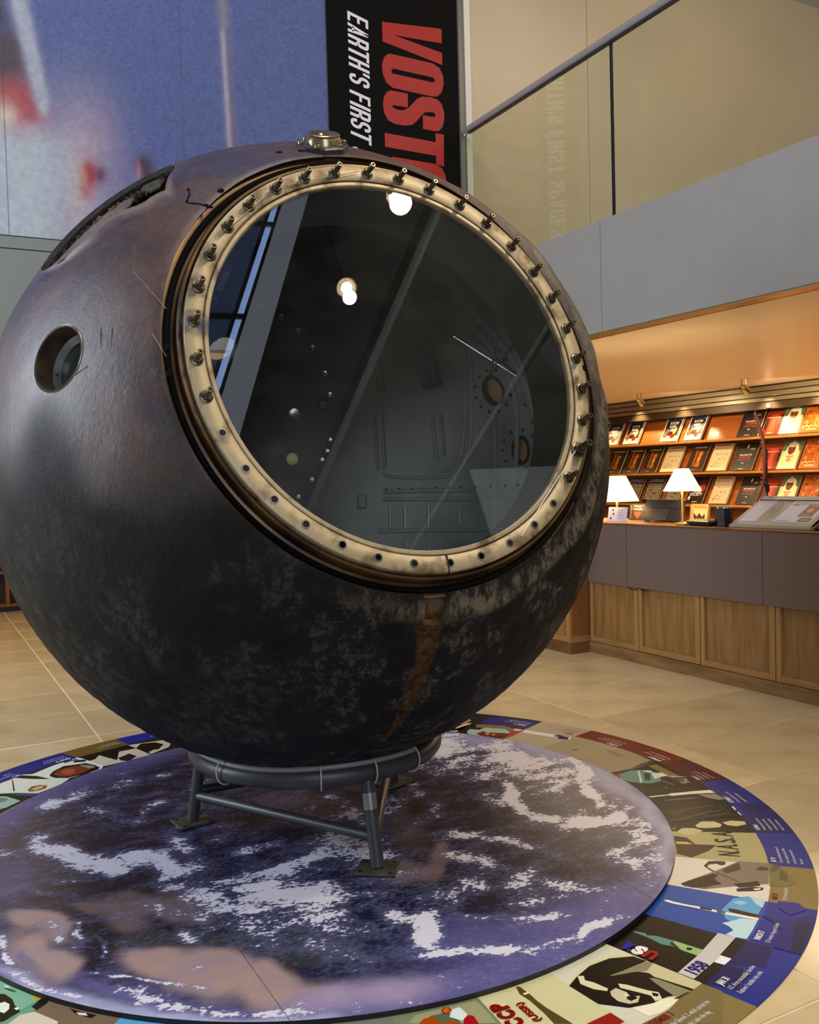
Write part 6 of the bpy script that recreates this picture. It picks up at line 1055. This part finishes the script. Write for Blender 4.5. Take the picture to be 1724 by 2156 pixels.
for kind, row, yl, yr in BOOKS:
    tot = sum(1 for b in BOOKS if b[0] == kind and b[1] == row); i = cnt.get((kind, row), 0); cnt[(kind, row)] = i+1
    lab = NICE[kind][0]+' '+ROWN[row]+('' if tot == 1 else ', %s from the left' % ORD[i])
    z = {1: 1.7155, 2: 1.3255, 3: .9255}[row]; wdt = yl-yr; 
    upv = Vector((math.sin(tilt), 0, math.cos(tilt))); nrm = Vector((-math.cos(tilt), 0, math.sin(tilt))); rt = Vector((0, -1, 0))
    Mb = Matrix(((rt.x, upv.x, nrm.x, 8.60), (rt.y, upv.y, nrm.y, yl), (rt.z, upv.z, nrm.z, z), (0, 0, 0, 1)))@Matrix.Scale(wdt/.28, 4, (1, 0, 0))
    if kind not in protos:
        r = thing('book', lab, 'book', (0, 0, 0), NICE[kind][1]); hh = .364*(.8 if kind == 'red' else 1); ww = .28
        th = .026
        MB().box((0, 0, -.006), (ww, hh, -.003)).box((0, 0, -th-.003), (ww, hh, -th)).box((0, 0, -th), (.004, hh, -.004)).build('cover_board', mat('cover_'+kind, srgb(EDGE[kind]), .4), r)
        MB().box((.005, .003, -th+.001), (ww-.004, hh-.004, -.0065)).build('page_block', mat('pages_'+kind, srgb('d8cdb0'), .7), r)
        f = cover(kind); q = MB(); 
        q.add([(x*ww, y*.28, -.0028+zz*.25) for x, y, zz in f.v], f.f); q.c = f.c; q.build('cover_print', PAINT_MATT, r)
        protos[kind] = r; root = r
    else:
        src = protos[kind]; root = src.copy(); link(root)
        for chd in list(src.children): c2 = chd.copy(); link(c2, root)
        root['label'] = lab
    # the board lies on the slanted board: shift outwards by its thickness
    root.matrix_basis = Mb@Matrix.Translation((0, 0, .034))
def kids(o): return list(o.children)
# ------------------------------------------------------------------ things on the counter
TOP = .988
def lamp(x, y, r0, r1, zb, zt, lab, square=False):
    r = thing('table_lamp', lab, 'lamp', (x, y, TOP), 'lit lamps on the counter')
    MB().lathe([(0, 0), (.06, 0), (.06, .008), (.012, .016), (.009, .03), (.009, zb+.02-TOP), (.004, zb+.05-TOP)], Matrix.Translation((x, y, TOP)), 20).build('stand', mat('lamp_brass', srgb('a88848'), .3, .9), r, smooth=True)
    ms = bpy.data.materials.new('lit_lamp_shade'); ms.use_nodes = True; b = ms.node_tree.nodes['Principled BSDF']; b.inputs['Base Color'].default_value = (.85, .75, .55, 1); b.inputs['Emission Color'].default_value = (1, .80, .47, 1); b.inputs['Emission Strength'].default_value = 1.5
    b.inputs['Transmission Weight'].default_value = 0
    sh = MB().lathe([(r0, zb), (r1, zt), (r1-.003, zt), (r0-.003, zb)], Matrix.Translation((x, y, 0)), 40, closed=True).build('lamp_shade', ms, r, smooth=True)
    MB().lathe([(0, 0), (.018, .02), (.024, .045), (.014, .07), (0, .08)], Matrix.Translation((x, y, zb+.02)), 14).build('bulb', mat('lit_table_bulb', (1, .9, .7), .3, emit=(1, .8, .5), estr=30), r, smooth=True)
    light('table_lamp_light', 'POINT', (x, y, (zb+zt)/2), (x, y, 0), 14, (1, .72, .40), shadow_soft_size=.05)
    return r
lamp(4.69, 5.405, .165, .070, 1.135, 1.325, 'lit table lamp with a wide cream shade, half hidden by the sphere')
lamp(4.64, 4.68, .128, .046, 1.215, 1.368, 'lit table lamp with a cream cone shade behind the black screen')
q = thing('brass_block', 'small pale brass block at the counter edge beside the black tray', 'block', (4.52, 4.55, TOP))
MB().bbox((4.49, 4.515, TOP), (4.55, 4.585, TOP+.016), .002).build('body', mat('pale_brass', srgb('c8a868'), .3, .6), q)
mo = thing('point_of_sale_screen', 'black till screen seen from behind, between the two lamps', 'screen', (4.74, 4.97, TOP))
Mm = Matrix.Translation((4.72, 4.97, TOP+.004))@Matrix.Rotation(math.radians(14), 4, 'Y')
MB().bbox((-.006, -.185, 0), (.028, .185, .165), .006, Mm).build('screen_back', M_BLACK, mo)
MB().box((-.012, -.16, .10), (-.006, .16, .104), Mm).box((-.012, -.06, .01), (-.006, .06, .09), Mm).build('back_ridge', mat('soft_black', srgb('202126'), .5), mo)
MB().bbox((4.70, 4.88, TOP), (4.86, 5.06, TOP+.008), .003).build('foot', M_BLACK, mo)
sg = thing('counter_sign', 'small white sign in a clear holder on the counter under the left lamp', 'sign', (4.60, 5.29, TOP))
Ms = Matrix.Translation((4.585, 5.395, TOP+.002))@Matrix(((.25, .12, 0, 0), (-1, .0, 0, 0), (0, 1, 0, 0), (0, 0, 0, 1)))
def panelM(o, right, up):
    r_ = Vector(right).normalized(); u_ = Vector(up).normalized(); n = r_.cross(u_)
    return Matrix(((r_.x, u_.x, n.x, o[0]), (r_.y, u_.y, n.y, o[1]), (r_.z, u_.z, n.z, o[2]), (0, 0, 0, 1)))
Ms = panelM((4.585, 5.395, TOP+.003), (0, -1, 0), (.18, 0, 1))
MB().box((-.004, -.002, -.006), (.209, .108, -.002), Ms).build('clear_holder', M_CLR, sg)
f = MB(); f.box((0, 0, -.0015), (.205, .104, 0), Ms, srgb('c9cbdc'))
for x_, y_ in ((.05, .085), (.06, .055), (.035, .022)): poly(f, ell(x_, y_, .010, .009, 8), Ms, .0006, srgb('2a2c38')); poly(f, [(x_-.03, y_-.02), (x_-.028, y_-.022), (x_, y_), (x_-.002, y_+.002)], Ms, .0005, srgb('8c90a0'))
for k in range(5): poly(f, [(.1, .08-.014*k), (.17-.01*(k % 2), .08-.014*k), (.17-.01*(k % 2), .083-.014*k), (.1, .083-.014*k)], Ms, .0006, srgb('7c80a0'))
f.build('printed_card', PAINT_MATT, sg)
ty = thing('black_tray', 'low black desk tray between the brass block and the pen cup', 'tray', (4.60, 4.45, TOP))
MB().bbox((4.53, 4.345, TOP), (4.68, 4.545, TOP+.036), .008).build('body', M_BLACK, ty)
MB().bbox((4.56, 4.37, TOP+.0365), (4.66, 4.50, TOP+.040), .002).build('lid', mat('gloss_black', srgb('101218'), .15), ty)
cu = thing('pen_cup', 'black faceted pen cup on the counter beside the display board', 'cup', (4.62, 4.305, TOP))
MB().lathe([(.050, 0), (.056, .004), (.058, .115), (.052, .115), (.050, .02)], Matrix.Translation((4.63, 4.305, TOP)), 8).build('cup', mat('black_leather', srgb('15181c'), .35), cu)
random.seed(2); pn = MB()
for k in range(9): x_ = 4.63+random.uniform(-.035, .035); y_ = 4.305+random.uniform(-.035, .035); pn.tube([(x_, y_, TOP+.02), (x_+random.uniform(-.006, .006), y_+random.uniform(-.006, .006), TOP+random.uniform(.118, .130))], .005, 6)
pn.build('pens', mat('steel_pens', srgb('b8bcc0'), .25, .8), cu)
for nm, lab, y0, y1, z1, base_c, dr in (('standing_book', 'black standing book with a red heart-shaped glass on its cover', 5.425, 5.262, .118, '17120f', 'a'), ('standing_book', 'brown BOTANICALS book standing behind the black tray', 4.80, 4.635, .128, '9c7448', 'b')):
    b_ = thing(nm, lab, 'book', (4.83, (y0+y1)/2, TOP)); Mk = panelM((4.82, y0, TOP+.001), (0, -1, 0), (.15, 0, 1)); W0 = y0-y1
    MB().box((0, 0, -.022), (W0, z1, -.004), Mk).build('page_block', mat('pages_'+dr, srgb('cbb890'), .7), b_)
    f = MB(); f.box((-.001, -.001, -.004), (W0+.001, z1+.001, -.001), Mk, srgb(base_c))
    if dr == 'a':
        text(f, 'Vintage', Mk@Matrix.Translation((.05, .096, .0005)), w=.08, h=.016, col=srgb('d8c8a0')); text(f, 'Cocktails', Mk@Matrix.Translation((.045, .076, .0005)), w=.095, h=.016, col=srgb('d8c8a0'))
        poly(f, [(.05, .055), (.07, .066), (.09, .060), (.11, .066), (.13, .055), (.115, .030), (.092, .008), (.068, .030)], Mk, .0005, srgb('a83418'))
        text(f, 'Still in style', Mk@Matrix.Translation((.025, .01, .0005))@Matrix.Rotation(PI/2, 4, 'Z'), w=.10, h=.010, col=srgb('a89878'))
    else:
        text(f, 'BOTANICALS', Mk@Matrix.Translation((.04, .104, .0005)), w=.11, h=.015, col=srgb('7a3c20'), bold=.02)
        poly(f, [(.03, 0), (W0-.005, 0), (W0-.005, .09), (.03, .09)], Mk, .0002, srgb('b08c5c'))
        for cx in (.065, .115): poly(f, [(cx, .04), (cx-.03, .07), (cx-.028, .035), (cx-.015, .02), (cx, .03), (cx+.012, .018), (cx+.026, .035), (cx+.022, .066)], Mk, .0005+cx*.002, srgb('2a1c10'))
    f.build('cover', PAINT_MATT, b_)
# slanted display board
dsp = thing('display_board', 'slanted grey framed double page display on the right of the counter', 'display stand', (4.68, 3.9, TOP))
Md = panelM((4.545, 4.172, 1.010), (0, -1, 0), (.305, 0, .166)); LW = .585; LH = .345
MB().bbox((4.535, 3.585, TOP+.0005), (4.85, 4.18, TOP+.020), .004).build('glass_base', mat('pale_glass_edge', srgb('a8a284'), .2), dsp)
MB().add([Md@Vector(p) for p in ((0, 0, -.004), (LW, 0, -.004), (LW, LH, -.004), (0, LH, -.004), (0, 0, 0), (LW, 0, 0), (LW, LH, 0), (0, LH, 0))], [(3, 2, 1, 0), (4, 5, 6, 7), (0, 1, 5, 4), (1, 2, 6, 5), (2, 3, 7, 6), (3, 0, 4, 7)]).build('grey_frame', mat('grey_frame_board', srgb('8a8a8c'), .45), dsp)
MB().box((4.80, 3.60, TOP+.02), (4.83, 4.16, 1.155)).build('prop', M_BLACK, dsp)
f = MB(); R4 = lambda x0, y0, x1, y1, c, z: poly(f, [(x0, y0), (x1, y0), (x1, y1), (x0, y1)], Md, z, srgb(c))
R4(.03, .04, .155, .305, 'b6b9cc', .0006); R4(.155, .04, .235, .305, '8c8680', .0006); R4(.285, .04, .555, .305, 'b6b9cc', .0006)
for k in range(14): R4(.04, .07+.016*k, .085, .073+.016*k, '9498ac', .0010); R4(.095, .07+.016*k, .145, .073+.016*k, '9498ac', .0010)
for i_, (ra, n_p) in enumerate(((.078, 22), (.056, 16), (.030, 10), (.012, 6))):
    for k in range(n_p):
        a = 2*PI*k/n_p; x_ = .196+ra*.55*math.cos(a); y_ = .165+ra*1.3*math.sin(a); poly(f, ell(x_, y_, .0035, .006, 6), Md, .0012, srgb('5c5650'))
R4(.30, .265, .42, .272, '6c8cb8', .0010); R4(.30, .235, .345, .247, '2c2c34', .0010); R4(.30, .055, .40, .062, '6c8cb8', .0010)
for k in range(3): R4(.30, .255-.006*k, .46-.02*k, .257-.006*k, '9498ac', .0011)
R4(.42, .11, .515, .255, '1c1c20', .0010); R4(.432, .135, .503, .225, '8a1c18', .0012); poly(f, ell(.467, .18, .02, .025), Md, .0014, srgb('c87870')); R4(.435, .122, .50, .128, 'c8c8cc', .0013); R4(.435, .235, .50, .243, 'c8c8cc', .0013)
R4(.455, .05, .54, .095, '2a241c', .0010); R4(.465, .068, .53, .075, 'c8b060', .0012)
f.build('printed_pages', PAINT_MATT, dsp)
bl = thing('dark_folder', 'black folder with a gilt edge at the right border, beyond the display board', 'folder', (4.62, 3.5, TOP))
Mf = panelM((4.57, 3.572, TOP+.004), (0, -1, 0), (.30, 0, .16))
MB().box((0, 0, -.003), (.3, .32, .012), Mf).build('body', M_BLACK, bl)
MB().box((-.012, 0, -.003), (0, .32, .014), Mf).build('gilt_edge', mat('gilt_edge', srgb('c0a058'), .35, .5), bl)
# curved beaded prop on its stand
hn = thing('beaded_horn_prop', 'curved orange horn strung with beads on a thin black stand', 'ornament', (4.86, 4.167, TOP))
MB().lathe([(0, 0), (.026, 0), (.026, .008), (.012, .014), (.006, .03), (.006, .492), (0, .495)], Matrix.Translation((4.885, 4.178, TOP)), 16).build('stand', M_BLACK, hn, smooth=True)
HP = spl([(4.86, 4.250, 1.715), (4.86, 4.216, 1.642), (4.86, 4.191, 1.573), (4.86, 4.176, 1.48), (4.86, 4.172, 1.388), (4.86, 4.182, 1.281), (4.86, 4.212, 1.188), (4.86, 4.235, 1.150)], 5)
m_ = len(HP); MB().tube(HP, [.003+.009*math.sin(PI*min(1, (i+2)/(m_*.9))) if i < m_*.8 else .008*(m_-i)/(m_*.2)+.002 for i in range(m_)], 10).build('horn', mat('orange_lacquer', srgb('b8461c'), .3), hn, smooth=True)
bd = MB(); bd.lathe([(0, -.006), (.005, -.003), (.005, .003), (0, .006)], None, 7); b0 = None
for i in range(26):
    p = HP[min(m_-1, int((i+2)/28*m_))].lerp(HP[min(m_-1, int((i+2)/28*m_)+1)], ((i+2)/28*m_) % 1)+Vector((-.004, .018, 0))
    if b0 is None: b0 = bd.build('bead', mat('dark_gold_bead', srgb('8a6a3c'), .3, .5), hn, smooth=True, off=(0, 0, 0)); o = b0
    else: o = link(b0.copy(), hn)
    o.location = p-hn.location
MB().box((4.878, 4.166, 1.20), (4.894, 4.186, 1.25)).tube([(4.882, 4.178, 1.22), (4.862, 4.190, 1.27)], .004, 6).build('clip', M_BLACK, hn)
# dark shelving far behind on the left, under the mural wall
sh = thing('rear_shelf_unit', 'dark wooden shelf unit on the far floor at the left edge', 'shelf unit', (.9, 11.1, 0))
MB().box((-1.4, 11.12, .03), (2.6, 11.19, 1.9)).build('back_panel', mat('dark_shelf_back', srgb('201610'), .6), sh)
MB().box((-1.4, 11.02, 0), (2.6, 11.19, .06)).build('plinth', M_BLACK, sh)
M_SH = mat('reddish_shelf_wood', srgb('7c4620'), .4)
for x in (-1.4, -.6, .2, .86, 1.5, 2.2): MB().box((x, 10.96 if x > .3 else 11.0, .06), (x+.035, 11.12, 1.9)).build('upright', M_SH, sh)
for z in (.06, .42, .78, 1.14, 1.5, 1.87): MB().box((-1.4, 10.98, z), (2.6, 11.12, z+.025)).build('shelf', M_SH, sh)
bpy.context.view_layer.update()
